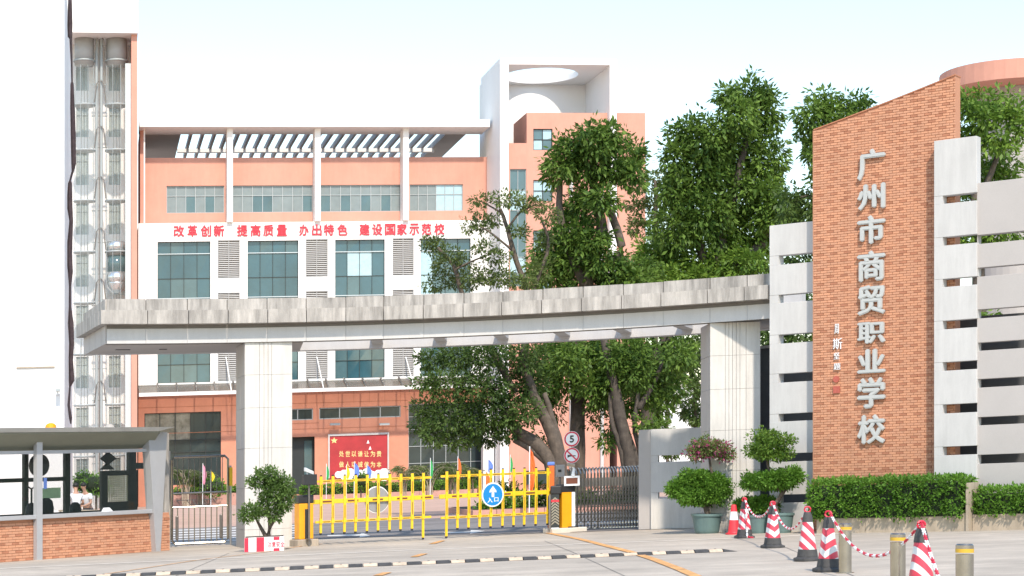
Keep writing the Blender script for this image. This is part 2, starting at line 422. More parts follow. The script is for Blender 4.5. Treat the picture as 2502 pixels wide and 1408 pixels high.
def clump_tips(clumps, dens):
    """clumps: (center, (rx,ry,rz)); returns tips and outward dirs; dens = tips per m^2 of surface-ish"""
    T, O = [], []
    for c, r in clumps:
        c, r = np.array(c), np.array(r)
        n = max(6, int(dens * (r[0] * r[2] * 4 + r[0] * r[1] * 2)))
        d = rng.normal(size=(n, 3)); d /= np.linalg.norm(d, axis=1, keepdims=True)
        lump = .97 + .30 * np.sin(d[:, :1] * 5 + c[0]) * np.cos(d[:, 2:] * 4.3 + c[2] * 2) + .12 * np.sin(d[:, 1:2] * 9 + c[2])
        rad = np.where(rng.uniform(0, 1, (n, 1)) < .78, rng.uniform(.72, 1.05, (n, 1)), rng.uniform(.2, .8, (n, 1)))
        rad = np.where(rng.uniform(0, 1, (n, 1)) < .07, rad * 1.22, rad)
        T.append(c + d * r * rad * lump); O.append(d)
    return np.concatenate(T), np.concatenate(O)
def pxclumps(lst, Y, yd=.85):
    out = []
    for q in lst:
        px, py, rx, ry = q[:4]; YY = Y + (q[4] if len(q) > 4 else R.uniform(-1, 1))
        s = YY / F
        out.append((P(px, py, YY), (rx * s, rx * s * yd, ry * s)))
    return out

# ------------------------------------------------------------------ ground, road, paint
def sheet(name, pts, off, m, kind='structure'):
    mb = MB(); vs = [Vector((q.x, q.y, ground_z(q.x) + off)) for q in pts]
    mb.add(vs, [tuple(range(len(vs)))])
    o = mb.build(name, m, None, world=True); o['kind'] = kind; return o
def strip_pts(pts, w):
    pts = [GP(*p) if not isinstance(p, Vector) else p for p in pts]; L, Rr = [], []
    for i, p in enumerate(pts):
        t = pts[min(i + 1, len(pts) - 1)] - pts[max(i - 1, 0)]; t.z = 0; t.normalize(); nrm = Vector((-t.y, t.x, 0)) * w / 2
        L.append(p + nrm); Rr.append(p - nrm)
    return L, Rr
def line_strip(name, pts, w, off, m):
    L, Rr = strip_pts(pts, w); n = len(L); mb = MB()
    vs = [Vector((q.x, q.y, ground_z(q.x) + off)) for q in L + Rr]
    mb.add(vs, [(i, i + 1, n + i + 1, n + i) for i in range(n - 1)])
    o = mb.build(name, m, None, world=True); o['kind'] = 'structure'; return o

gb = MB(); S = 1500
xs = [-S, -200, -60, -20, 0, 20, 60, 200, S]; ys = [-60, 0, 30, 60, 120, 300, 1500]
gv = [Vector((x, y, ground_z(x))) for y in ys for x in xs]
gb.add(gv, [(j * 9 + i, j * 9 + i + 1, (j + 1) * 9 + i + 1, (j + 1) * 9 + i) for j in range(6) for i in range(8)])
g = gb.build('ground', 'concrete', None, world=True); g['kind'] = 'structure'
sheet('plaza_paving', [GX(px, Y) for px, Y in ((-900, 66), (3200, 66), (3200, 185), (-900, 185))], .004, 'paver')
sheet('inner_road', [GP(*p) for p in ((100, 1306), (757, 1279), (1340, 1256), (1720, 1243), (1720, 1290), (1340, 1303), (757, 1317), (100, 1338))], .010, 'asphalt')
for k in range(6):
    y = 1296 + 6.0 * k
    sheet('crosswalk_stripe', [GP(400, y + 1), GP(752, y - 13), GP(752, y - 10.4), GP(400, y + 3.6)], .016, 'linepaint')
sheet('road_arrow', [GP(*p) for p in ((800, 1309), (880, 1307), (884, 1303), (905, 1311), (878, 1315), (880, 1310.5), (800, 1312))], .016, 'linepaint')
sheet('road_arrow', [GP(*p) for p in ((1085, 1302), (1150, 1300), (1150, 1296), (1186, 1299), (1148, 1306), (1150, 1303), (1085, 1305))], .016, 'linepaint')
line_strip('gutter', [(0, 1390), (500, 1367), (1000, 1345), (1500, 1327), (1900, 1312), (2120, 1300), (2500, 1282)], .34, .005, 'gutter')
line_strip('orange_line', [(1338, 1303), (1420, 1319), (1545, 1351), (1600, 1369), (1660, 1392), (1720, 1418)], .17, .012, 'orangepaint')
line_strip('orange_line', [(150, 1420), (330, 1393), (480, 1370), (640, 1351), (720, 1338), (788, 1330)], .06, .012, 'orangepaint')
for (x, y) in ((1068, 1326), (1024, 1358), (934, 1404)):
    line_strip('orange_dash', [(x - 13, y + 4), (x + 13, y - 4)], .16, .012, 'orangepaint')
jm = mat('paving_joint', (.22, .2, .18), .9, var=.3)
line_strip('paving_joint', [(1330, 1322), (1400, 1350), (1530, 1410)], .015, .006, jm)
line_strip('paving_joint', [(560, 1352), (500, 1378), (420, 1412)], .015, .006, jm)
line_strip('paving_joint', [(1900, 1330), (2000, 1372), (2100, 1414)], .015, .006, jm)

# ------------------------------------------------------------------ main building
B = Frame(340, 152, 12)
root = thing('main_building', B.w(0, 0, 0), 'long orange and white school building with red slogan behind the gate', 'building')
VW = 0.0
wins = [(385, 590, 514, 932), (605, 588, 729, 930), (819, 587, 940, 919), (1028, 585, 1150, 914)]
lvs = [(532, 586), (747, 801), (959, 1011)]
bu0, bu1 = B.u(338), B.u(1236)
zt, zb = B.z(760, 542), B.z(760, 931)
holes = [B.rect(*w) for w in wins]
H0 = [(h[0], h[1], zb + .12, zt - 1.45) for h in holes]
LV = []
for (x0, x1) in lvs:
    u0, u1 = B.u(x0), B.u(x1)
    for (ya, yb) in ((585, 677), (712, 804), (840, 929)):
        LV.append((u0, u1, max(B.z(760, yb), zb + .15), B.z(760, ya)))
holed(B, bu0, bu1, zb, zt, H0 + LV, VW, VW + .5).build('wall', 'white', root, B)
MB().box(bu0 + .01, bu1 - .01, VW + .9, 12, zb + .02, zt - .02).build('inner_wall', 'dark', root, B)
pm = ['teal', 'teal', 'tealb', 'teal']
for k, h in enumerate(H0):
    def pane(i, j, k=k):
        if k == 2 and j == 4 and i in (1, 2): return 'skyglass'
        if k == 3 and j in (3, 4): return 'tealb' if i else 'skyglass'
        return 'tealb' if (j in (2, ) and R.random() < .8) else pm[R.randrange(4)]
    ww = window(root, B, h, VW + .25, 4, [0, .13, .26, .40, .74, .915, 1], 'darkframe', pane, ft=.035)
    for fz in (.26, .60, .915):
        zq = h[2] + (h[3] - h[2]) * fz; uu0, uu1 = (h[0], h[1]) if fz != .74 else (h[0], h[1])
        MB().box(uu0 + .01, uu1 - .01, VW + .20, VW + .249, zq - .03, zq + .03).build('transom', 'paleframe', ww, B)
slat_me = shared_box('slat', 1.72, .10, .075, M['louvre'])
for k, (u0, u1, z0, z1) in enumerate(LV):
    fr_ = MB(); w = .06
    fr_.box(u0, u0 + w, VW + .05, VW + .2, z0, z1).box(u1 - w, u1, VW + .05, VW + .2, z0, z1).box((u0 + u1) / 2 - .03, (u0 + u1) / 2 + .03, VW + .051, VW + .2, z0 + w, z1 - w)
    fr_.box(u0 + w, u1 - w, VW + .05, VW + .2, z0, z0 + w).box(u0 + w, u1 - w, VW + .05, VW + .2, z1 - w, z1)
    L = fr_.build('louvre', 'louvre', root, B)
    MB().box(u0 + w, u1 - w, VW + .22, VW + .26, z0, z1).build('backing', 'soffit', L, B)
    nsl = 17
    for q in range(nsl):
        zz = z0 + .1 + (z1 - z0 - .2) * (q + .5) / nsl
        s = link('slat', slat_me, L); s.location = B.w((u0 + u1) / 2, VW + .08, zz) - ORG[root]; s.rotation_euler = (math.radians(-25), 0, B.a); s.scale.x = (u1 - u0 - .13) / 1.72
# slogan
sl = [('改', 424, 450), ('革', 458, 482), ('创', 490, 516), ('新', 522, 548), ('提', 579, 605), ('高', 612, 637), ('质', 643, 668), ('量', 676, 701), ('办', 731, 754), ('出', 762, 786), ('特', 791, 816), ('色', 824, 849),
      ('建', 878, 903), ('设', 909, 934), ('国', 940, 966), ('家', 970, 994), ('示', 1000, 1024), ('范', 1030, 1054), ('校', 1061, 1086)]
for ch, x0, x1 in sl:
    yt = 551 - 5 * (x0 - 424) / 660
    letter('slogan_character', ch, root, B, B.rect(x0, yt, x1, yt + 28, VW), VW, .09, 'red', .026)
# top storey
V2 = 1.3
tz0, tz1 = zt, B.z(760, 385, V2)
tw = [(407, 453, 548, 520), (568, 453, 764, 519), (783, 452, 980, 519), (1001, 452, 1131, 517)]
TH = [B.rect(*w, V2) for w in tw]; zz0, zz1 = TH[1][2], TH[1][3]; TH = [(h[0], h[1], zz0, zz1) for h in TH]
holed(B, B.u(352, V2), B.u(1212, V2), tz0, tz1, TH, V2, V2 + .4).build('upper_wall', 'orange', root, B)
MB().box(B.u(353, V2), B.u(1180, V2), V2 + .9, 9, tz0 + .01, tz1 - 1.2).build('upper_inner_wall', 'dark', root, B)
MB().box(bu0, bu1, VW + .501, V2, zt - .6, zt - .02).build('ledge', 'white', root, B)
MB().box(B.u(342, V2), B.u(352, V2) - .002, V2 - .6, 9, tz0, B.z(345, 312, V2)).build('end_wall', 'orange', root, B)
for k, h in enumerate(TH):
    n = (6, 8, 8, 6)[k]
    def pane(i, j, k=k, n=n):
        if k == 3 and i >= n - 3: return 'skyglass'
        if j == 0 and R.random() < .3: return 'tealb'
        return 'blind'
    window(root, B, h, V2 + .12, n, [0, .63, 1] if k == 9 else [0, .30, .63, 1] if False else [0, .63, 1], 'frame', pane, ft=.055)
zr = B.z(760, 310, -1); zrt = B.z(760, 292, -1)
ur0, ur1 = B.u(341, -1), B.u(1197, -1)
us0, us1 = B.u(441, 3), B.u(1092, 3)
MB().box(ur0, ur1, -1, 2.4, zr, zrt).build('roof', 'white', root, B)
MB().box(ur0 + .2, us0, 2.401, 15, zr + .003, zrt - .1).build('roof_slab', 'soffit', root, B)
MB().box(us1, ur1 - 1.3, 2.401, 15, zr + .003, zrt - .1).build('roof_slab', 'soffit', root, B)
MB().box(us0 + .001, us1 - .001, 9, 9.5, zr - .3, zr).build('rear_beam', 'white', root, B)
nb = 23; bp = (us1 - us0) / nb
for k in range(nb):
    MB().box(us0 + bp * (k + .78), us0 + bp * (k + 1) - .001, 2.401, 15, zr + .003, zrt - .1).build('roof_beam', 'soffit', root, B)
for x in (562, 776.5, 992):
    MB().box(B.u(x - 7, -.3), B.u(x + 7, -.3), -.3, V2 - .002, zt + .002, zr - .002).build('fin_column', 'white', root, B)
MB().box(B.u(351, 0), B.u(354.5, 0), -.02, .1, zt + .002, zr - .002).build('drain_pipe', 'white', root, B)
# ground storey
V3 = 1.0; ga, gb_ = B.u(338, V3), B.u(1245, V3); gz1 = zb - .02
gw = dict(big=(353, 1008, 540, 1185), s1=(690, 999, 765, 1027), s2=(780, 994, 979, 1022), door=(690, 1068, 769, 1208), right=(998, 985, 1181, 1192), far=(1215, 985, 1243, 1192))
GH = {k: B.rect(*r, V3) for k, r in gw.items()}
for k in ('door', 'big', 'right'): GH[k] = (GH[k][0], GH[k][1], max(GH[k][2], .25), GH[k][3])
holed(B, ga, gb_, 0, gz1, list(GH.values()), V3, V3 + .4).build('lower_wall', 'orangetile', root, B)
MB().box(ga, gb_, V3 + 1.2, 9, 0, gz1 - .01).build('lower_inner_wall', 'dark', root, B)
for zq in (B.z(760, 985, V3), B.z(760, 1034, V3), B.z(760, 1048, V3)):
    for ua, ub in ((ga, B.u(352, V3)), (B.u(541, V3), B.u(779, V3)), (B.u(541, V3), gb_))[1:2] if zq > B.z(760, 1040, V3) and zq < B.z(760, 990, V3) else ((ga, B.u(997, V3)),):
        MB().box(ua, ub, V3 - .012, V3, zq - .02, zq + .02).build('tile_joint', 'joint', root, B)
for x in range(560, 1000, 38):
    MB().box(B.u(x, V3), B.u(x + .8, V3), V3 - .010, V3, B.z(x, 985, V3) + .03, gz1).build('tile_joint', 'joint', root, B)
window(root, B, GH['big'], V3 + .1, 5, [0, .45, .62, 1], 'darkframe', lambda i, j: 'brownglass' if (j == 2 and i < 3) else 'dglass', ft=.06)
window(root, B, GH['s1'], V3 + .1, 2, [0, 1], 'frame', lambda i, j: 'dglass', ft=.08)
window(root, B, GH['s2'], V3 + .1, 4, [0, 1], 'frame', lambda i, j: 'dglass', ft=.08)
window(root, B, GH['right'], V3 + .1, 6, [0, .12, .3, .5, .7, .85, 1], 'frame', lambda i, j: 'dglass', ft=.05)
window(root, B, GH['far'], V3 + .1, 1, [0, .3, .5, .7, 1], 'frame', lambda i, j: 'tealb', ft=.05)
dr = GH['door']
d = MB().box(dr[0], dr[1], V3 + .8, V3 + .85, dr[2], dr[3]).build('door', 'darkframe', root, B)
MB().box(dr[1] - .75, dr[1] - .15, V3 + .74, V3 + .79, dr[2] + .3, dr[3] - .3).build('door_glass', 'tealb', d, B)
# mural
mr = B.rect(805, 1064, 946, 1166, V3)
mu = MB().box(mr[0], mr[1], V3 - .12, V3 - .003, mr[2], mr[3]).build('mural', 'redpanel', root, B); mu['label'] = 'red mural with pale gold slogan'
w = .1
MB().box(mr[0] - .12, mr[1] + .12, V3 - .2, V3 - .004, mr[3] + .002, mr[3] + .16).box(mr[0] - .12, mr[0] - .002, V3 - .19, V3 - .004, mr[2], mr[3]).box(mr[1] + .002, mr[1] + .12, V3 - .19, V3 - .004, mr[2], mr[3]).build('mural_frame', 'slab', mu, B)
for row, s, y0 in ((0, '处世以谦让为贵', 1102), (1, '做人以诚信为本', 1128)):
    for k, ch in enumerate(s):
        x = 828 + 15.3 * k
        letter('mural_character', ch, mu, B, B.rect(x, y0, x + 11.5, y0 + 14.5, V3), V3 - .12, .02, 'gold', .02)
MB().prism([(B.u(816 + 9 * math.cos(a) * (1 if k % 2 == 0 else .45), V3), B.z(816, 1077 - 8 * math.sin(a) * (1 if k % 2 == 0 else .45), V3)) for k in range(10) for a in [math.pi / 2 - k * math.pi / 5]], V3 - .14, V3 - .122).build('mural_star', 'gold', mu, B)
mb = MB()
for k in range(9):
    x = 826 + 14 * k; mb.disc((B.u(x, V3), B.z(x, 1160, V3)), .28 + .12 * (k % 3), V3 - .14 - .002 * k, V3 - .122, 10)
mb.build('mural_clouds', 'signwhite', mu, B)
for (x, y) in ((898, 1079), (903, 1094)):
    MB().prism([(B.u(x - 3, V3), B.z(x, y + 5, V3)), (B.u(x + 4, V3), B.z(x, y + 5, V3)), (B.u(x + 1, V3), B.z(x, y - 4, V3))], V3 - .14, V3 - .122).build('mural_bird', 'signwhite', mu, B)
for x in (816, 936):
    MB().box(B.u(x - 12, V3), B.u(x + 12, V3), V3 - .9, V3 - .45, B.z(x, 1040, V3), B.z(x, 1035, V3)).box(B.u(x - 1, V3), B.u(x + 1, V3), V3 - .46, V3 - .003, B.z(x, 1039, V3), B.z(x, 1036, V3)).build('wall_lamp', 'frame', root, B)
for (x0, x1) in ((1181, 1207), (1219, 1244)):
    MB().box(B.u(x0, -2), B.u(x1, -2), -2, -1.1, 0, B.z(1200, 985, -2)).build('entrance_column', 'white', root, B)
# glass awning
az0, az1 = B.z(760, 951, -2.2), zb - .05
aw = MB().hexa([(bu0, -2.2, az0), (bu1, -2.2, az0), (bu1, -.003, az1), (bu0, -.003, az1), (bu0, -2.2, az0 + .06), (bu1, -2.2, az0 + .06), (bu1, -.003, az1 + .04), (bu0, -.003, az1 + .04)]).build('awning', 'awning', root, B)
MB().box(bu0, bu1, -2.32, -2.201, az0 - .22, az0 + .05).build('awning_edge', 'white', aw, B)
for k in range(1, 20):
    u = bu0 + (bu1 - bu0) * k / 20
    MB().hexa([(u - .06, -2.2, az0 + .062), (u + .06, -2.2, az0 + .062), (u + .06, -.003, az1 + .045), (u - .06, -.003, az1 + .045), (u - .06, -2.2, az0 + .12), (u + .06, -2.2, az0 + .12), (u + .06, -.003, az1 + .22), (u - .06, -.003, az1 + .22)]).build('awning_bracket', 'darksteel', aw, B)
for x in (1010, 790, 565):
    MB().tube([(B.u(x, -2), -2.1, az0 + .06), (B.u(x - 9, -2), -.02, B.z(x, 872, 0))], .045, 6).build('stay_rod', 'white', aw, B)
for zq in (.18, .09):
    MB().box(B.u(560, -1.5), B.u(830, -1.5), -1.5 if zq < .1 else -.8, V3 - .02, .002, zq).build('entrance_step', 'slab', root, B)

# ------------------------------------------------------------------ panoramic lift tower
root = thing('lift_tower', B.w(B.u(256), 0, 0), 'tall white tower with two round glass lift shafts left of the slogan facade', 'lift tower')
ztop = B.z(256, 80, -2.5)
MB().box(B.u(150, -2.5), B.u(337, -2.5), -2.5, 6, ztop, B.z(256, -90, -2.5)).build('top_block', 'whitewall', root, B)
MB().box(B.u(321, -2), B.u(335.5, -2), -2, 5.9, 0, ztop - .004).build('side_fin', 'orange', root, B)
vb = 1.9
tu0, tu1 = B.u(160, vb), B.u(321, vb) - .01
fl = [(622, 700), (746, 822), (871, 948), (995, 1072), (497, 573), (374, 452), (263, 335), (155, 222), (1120, 1190)]
LH = []
for (ya, yb) in fl:
    for (x0, x1) in ((186, 217), (266, 295)):
        LH.append((x0, x1, B.u(x0, vb), B.u(x1, vb), B.z(240, yb, vb), B.z(240, ya, vb)))
holed(B, tu0, tu1, 0, ztop - .004, [h[2:] for h in LH], vb, vb + .3).build('back_wall', 'whitewall', root, B)
MB().box(tu0, tu1, vb + .8, 5.8, 0, ztop - .01).build('inner_wall', 'soffit', root, B)
for h in LH: window(root, B, h[2:], vb + .1, 2, [0, .75, 1], 'frame', lambda i, j: 'palewin' if h[5] > 7 else 'blind', ft=.05)
for k, (cx, rx) in enumerate(((206, 25), (285, 27))):
    uc = B.u(cx, -.3); r = rx / F * 152.5
    sh = MB().lathe([(r, .3), (r, ztop - 2.05)], 28, (uc, -.2, 0)); sh.f = sh.f[:-2]
    sh = sh.build('glass_shaft', 'glasslift', root, B, smooth=True)
    MB().lathe([(r * .93, ztop - 2.04), (r * .93, ztop - .006)], 28, (uc, -.2, 0)).build('machine_drum', 'louvre', sh, B, smooth=True)
    for (ya, yb) in fl:
        zq = B.z(240, ya - 3, -.2)
        MB().lathe([(r + .02, zq), (r + .05, zq + .06), (r + .02, zq + .12), (r - .05, zq + .1), (r - .05, zq + .02)], 24, (uc, -.2, 0)).build('ring', 'frame', sh, B)
        for sgn in ((1,) if k == 0 else (-1,)):
            MB().tube([(uc + sgn * r * .95, -.7, zq + .2), (uc + sgn * (r + .12), -.8, zq + 1.6), (uc + sgn * (r + .33), -.55, zq + 1.9)], .045, 5).build('clamp_arm', 'darksteel', sh, B)
    for q in range(4):
        a = -math.pi / 2 + (q - 1.5) * .7
        MB().tube([(uc + r * 1.01 * math.cos(a), -.2 + r * 1.01 * math.sin(a), .3), (uc + r * 1.01 * math.cos(a), -.2 + r * 1.01 * math.sin(a), ztop - 2.1)], .022, 4).build('glazing_bar', 'frame', sh, B)
    for q in (-.22, 0, .22):
        MB().tube([(uc + q, .2, 1), (uc + q, .2, ztop - .1)], .014, 4).build('cable', 'darksteel', sh, B)
for dx in (236, 248):
    MB().tube([(B.u(dx, -.4), -.4, 0), (B.u(dx, -.4), -.4, ztop - .006)], .1, 8).build('mast_tube', 'frame', root, B)
MB().box(B.u(241, -.2), B.u(244, -.2), -.2, 0, 0, ztop - .006).build('mast_plate', 'darksteel', root, B)
for k in range(14):
    zq = 1 + (ztop - 2) * k / 14
    MB().box(B.u(224, .1), B.u(262, .1), .1, .2, zq, zq + .07).build('mast_rung', 'frame', root, B)
MB().box(B.u(306, -1), B.u(320, -1), -1, -.95, 0, ztop - 2).build('side_glazing', 'paleframe', root, B)
# lift car
uc = B.u(285, -.3); r = 27 / F * 152.5
zc0 = B.z(283, 719, -.2)
car = thing('lift_car', B.w(uc, -.2, zc0), 'silver round glass lift car with a bowl bottom hanging in the right shaft', 'lift car')
Z = lambda y: B.z(283, y, -.2)
MB().lathe([(.15, Z(719)), (r * .5, Z(714)), (r * .8, Z(704)), (r * .9, Z(694)), (r * .92, Z(691))], 24, (uc, -.2, 0)).build('bowl', 'silver', car, B, smooth=True)
MB().lathe([(r * .93, Z(691) + .01), (r * .93, Z(666))], 24, (uc, -.2, 0)).build('lower_band', 'silver', car, B, smooth=True)
MB().lathe([(r * .82, Z(666) + .01), (r * .82, Z(626))], 24, (uc, -.2, 0)).build('cabin_glass', 'tealb', car, B, smooth=True)
MB().lathe([(r * .93, Z(626) + .01), (r * .93, Z(613))], 24, (uc, -.2, 0)).build('dark_band', 'darksteel', car, B, smooth=True)
MB().lathe([(r * .94, Z(613) + .01), (r * .94, Z(592))], 24, (uc, -.2, 0)).build('upper_band', 'silver', car, B, smooth=True)
MB().box(uc - r * .9, uc + r * .9, .9, 1.3, Z(719), Z(592)).build('guide_frame', 'white', car, B)

# ------------------------------------------------------------------ white portal tower
root = thing('portal_tower', B.w(B.u(1232, -4), -4, 0), 'white portal tower with a round hole in its roof', 'tower')
f0, f1 = -4.0, 4.4
pu = [B.u(x, f0) for x in (1222, 1243, 1490, 1507)]
pz1, pz0 = B.z(1350, 143, f0), B.z(1350, 158, f0)
MB().box(pu[0], pu[1], f0, f1, 0, pz0 - .002).build('side_wall', 'whitewall', root, B)
MB().box(pu[2], pu[3], f0, f1, B.z(1500, 700, f0), pz0 - .002).build('side_wall', 'whitewall', root, B)
MB().box(pu[1] + .002, pu[2] - .002, f1 - .4, f1, B.z(1350, 700, f0), pz0 - .002).build('back_wall', 'whitewall', root, B)
hc, hr = ((pu[1] + pu[2]) / 2 - .55, f0 + 4.3), 3.05
mb = MB(); N = 64; vs = []; fs = []
for k in range(N):
    a = 2 * math.pi * k / N; cx, cy = math.cos(a), math.sin(a)
    t = min([(pu[3] - hc[0]) / cx if cx > 1e-6 else (pu[0] - hc[0]) / cx if cx < -1e-6 else 1e9, (f1 - hc[1]) / cy if cy > 1e-6 else (f0 - hc[1]) / cy if cy < -1e-6 else 1e9])
    i_ = (hc[0] + hr * cx, hc[1] + hr * cy); o_ = (hc[0] + t * cx, hc[1] + t * cy)
    vs += [(*i_, pz0), (*o_, pz0), (*i_, pz1), (*o_, pz1)]
for k in range(N):
    a, b = 4 * k, 4 * ((k + 1) % N)
    fs += [(a, a + 1, b + 1, b), (a + 2, b + 2, b + 3, a + 3), (a, b, b + 2, a + 2), (a + 1, a + 3, b + 3, b + 1)]
mb.add(vs, fs); mb.build('roof_slab', 'whitewall', root, B)

# ------------------------------------------------------------------ orange block under the portal
root = thing('orange_block', B.w(B.u(1300, -3), -3, 0), 'orange stair block with blue square windows under the white portal', 'building')
v0 = -3.2
zo, zl = B.z(1400, 276, v0), B.z(1270, 350, v0)
ob = [B.rect(1303, 315, 1350, 367, v0), B.rect(1303, 440, 1350, 492, v0), B.rect(1303, 563, 1350, 615, v0), B.rect(1303, 688, 1350, 740, v0)]
gl = B.rect(1246, 413, 1287, 700, v0)
ua, ub, uc_ = B.u(1243.5, v0), B.u(1287, v0), B.u(1489.5, v0)
holed(B, ub, uc_, 0, zo, ob, v0, v0 + .4).build('wall', 'orange', root, B)
holed(B, ua, ub - .002, 0, zl, [(gl[0], gl[1] - .03, gl[2], gl[3])], v0, v0 + .4).build('wall', 'orange', root, B)
MB().box(ub, ub + .3, v0 + .401, v0 + 5, zl - .5, zo).build('side_wall', 'orange', root, B)
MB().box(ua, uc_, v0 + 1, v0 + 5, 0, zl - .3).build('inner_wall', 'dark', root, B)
MB().box(ub + .301, uc_, v0 + .401, v0 + 5, zo - .4, zo - .1).build('roof', 'soffit', root, B)
MB().box(B.u(1508, v0), B.u(1577, v0), v0, v0 + 5, 0, B.z(1540, 276, v0)).build('wing', 'orange', root, B)
for h in ob: window(root, B, h, v0 + .12, 2, [0, .5, 1], 'darkframe', lambda i, j: 'skyglass' if R.random() < .6 else 'tealb', ft=.06)
window(root, B, (gl[0], gl[1] - .03, gl[2], gl[3]), v0 + .12, 2, [0, .12, .25, .45, .65, .82, 1], 'frame', lambda i, j: 'skyglass' if j in (1, 4) else 'tealb', ft=.05)
for x in (1395, 1470): MB().tube([(B.u(x, v0), v0 - .12, 0), (B.u(x, v0), v0 - .12, zo - 3)], .16, 8).build('drain_pipe', 'slab', root, B)
MB().box(B.u(1285, v0), B.u(1430, v0), v0 - .3, v0 - .002, .6, 1.7).build('dark_plinth', 'dglass', root, B)

# ------------------------------------------------------------------ white building at the left edge
WB = Frame(157, 72, 12)
root = thing('white_building', WB.w(0, 0, 0), 'plain white building filling the left edge behind the booth', 'building')
hz = WB.z(157, -120)
MB().box(-14, 0, 0, 28, 0, hz).build('wall', 'whitewall', root, WB)
MB().box(WB.u(40), WB.u(134), -.06, -.002, WB.z(100, 899), WB.z(100, 896)).build('ledge', 'planter', root, WB)
c = thing('security_camera', WB.w(WB.u(141), -.1, WB.z(141, 966)), 'small camera on the white wall above the booth roof', 'camera')
MB().box(WB.u(136), WB.u(148), -.5, -.15, WB.z(141, 958), WB.z(141, 952)).build('housing', 'frame', c, WB)
MB().box(WB.u(139), WB.u(143), -.3, -.003, WB.z(141, 966), WB.z(141, 958)).build('bracket', 'signwhite', c, WB)
# dark jagged line, built as a solid strip, up the white building's side
vs_ = WB.u
pts, rad = [], []
vv = 15.0
prof = [(0, 6), (60, 8), (90, 7), (96, 4), (150, 3), (200, 2.5), (205, 5), (260, 7), (330, 8), (400, 7.5), (418, 4), (442, 3), (448, 6), (500, 9), (540, 6), (620, 9), (665, 8), (700, 3.5), (750, 4), (790, 9), (840, 8), (880, 7), (930, 9), (945, 3), (990, 4), (1020, 5), (1036, 2)]
lft = [168, 168, 168, 170, 172, 173, 173, 174, 176, 177, 175, 168, 168, 167, 171, 166, 169, 168, 168, 170, 172, 170, 172, 168, 165, 169, 170]
vb_ = MB(); ring = []
for (y, w_), x in zip(prof, lft):
    Yv = 80.0; cpt = P(x + 3, y, Yv); s = Yv / F
    ring.append([cpt + Vector((-w_ * .8 * s, 0, 0)), cpt + Vector((0, -.12, 0)), cpt + Vector((w_ * .8 * s, 0, 0)), cpt + Vector((0, .12, 0))])
n = len(ring); vs = [q for r_ in ring for q in r_]; fs = [(3, 2, 1, 0), tuple(range(4 * n - 4, 4 * n))]
for i in range(n - 1):
    for k in range(4): fs.append((4 * i + k, 4 * i + (k + 1) % 4, 4 * i + 4 + (k + 1) % 4, 4 * i + 4 + k))
vb_.add(vs, fs)
finish(vb_.build('jagged_strip', 'jagdark', None, world=True), 'dark jagged strip up the side of the white building', 'climbing stem')

# ------------------------------------------------------------------ round orange building, far white house
c0 = GX(2500, 110); zt_ = P(2500, 182, 110).z; zb_ = P(2500, 228, 110).z
root = thing('round_building', c0, 'orange building with a round overhanging roof behind the sign wall', 'building')
MB().lathe([(4.6, zb_ - c0.z), (4.6, zt_ - c0.z)], 48).build('roof_ring', 'orange', root, smooth=False)
MB().lathe([(2.5, 0), (2.5, zb_ - c0.z - .01)], 40).build('wall', 'soffit', root)
FW = Frame(1600, 230, 0)
root = thing('far_house', FW.w(3, 0, 0), 'distant white house seen between the trees left of the right pillar', 'house')
r_ = FW.rect(1570, 945, 1740, 1130)
hs = [FW.rect(x, y, x + 12, y + 14) for x in (1606, 1632, 1660, 1690) for y in (960, 985, 1010)]
holed(FW, r_[0], r_[1], 0, r_[3], hs, 0, .4).build('wall', 'whitewall', root, FW)
MB().box(r_[0], r_[1], .6, 6, 0, r_[3] - .02).build('inner_wall', 'soffit', root, FW)
MB().box(r_[0] - .3, r_[1] + .3, -.4, 6.2, r_[3] + .002, r_[3] + .5).build('roof', 'gutter', root, FW)
for h in hs: window(root, FW, h, .12, 2, [0, 1], 'frame', lambda i, j: 'dglass', ft=.06)
# ------------------------------------------------------------------ entrance gate: curved canopy on two pillars
HT = 6.05
def arc(px, off=0., dpx=0):
    """front line of the canopy: plan point, tangent, inward normal"""
    def pt(x):
        yp = 711 - 2.85e-5 * (x - 1045) ** 2; Y = F * (HT - ZC) / (HY - yp)
        return Vector(((x - HX) / F * Y, Y, 0))
    p = pt(px); t = (pt(px + 20) - pt(px - 20)).normalized()
    a = math.atan2(t.y, t.x) * .72; n = Vector((-math.sin(a), math.cos(a), 0))
    return p + n * off
def aw_(p, z): return Vector((p.x, p.y, z + ground_z(p.x)))
def arcbox(px0, px1, v0, v1, z0, z1, mb=None, steps=1):
    mb = mb or MB()
    for i in range(steps):
        a, b = px0 + (px1 - px0) * i / steps, px0 + (px1 - px0) * (i + 1) / steps
        q = [arc(a, v0), arc(b, v0), arc(b, v1), arc(a, v1)]
        mb.hexa([aw_(p, z0) for p in q] + [aw_(p, z1) for p in q])
    return mb
p0 = arc(655)
gate = thing('entrance_gate', aw_(p0, 0), 'grey granite entrance gate with a long curved canopy on two pillars', 'gate')
zt1, zt0, zb1, zb0, zs = HT, 5.76, 5.757, 5.43, 4.99
joints = [261, 356.5, 457.6, 555, 652.5, 748, 845, 937.5, 1035.5, 1133.5, 1228.7, 1326.5, 1424.7, 1523.2, 1620.7, 1734.7, 1825.5, 1884]
CD = 4.0
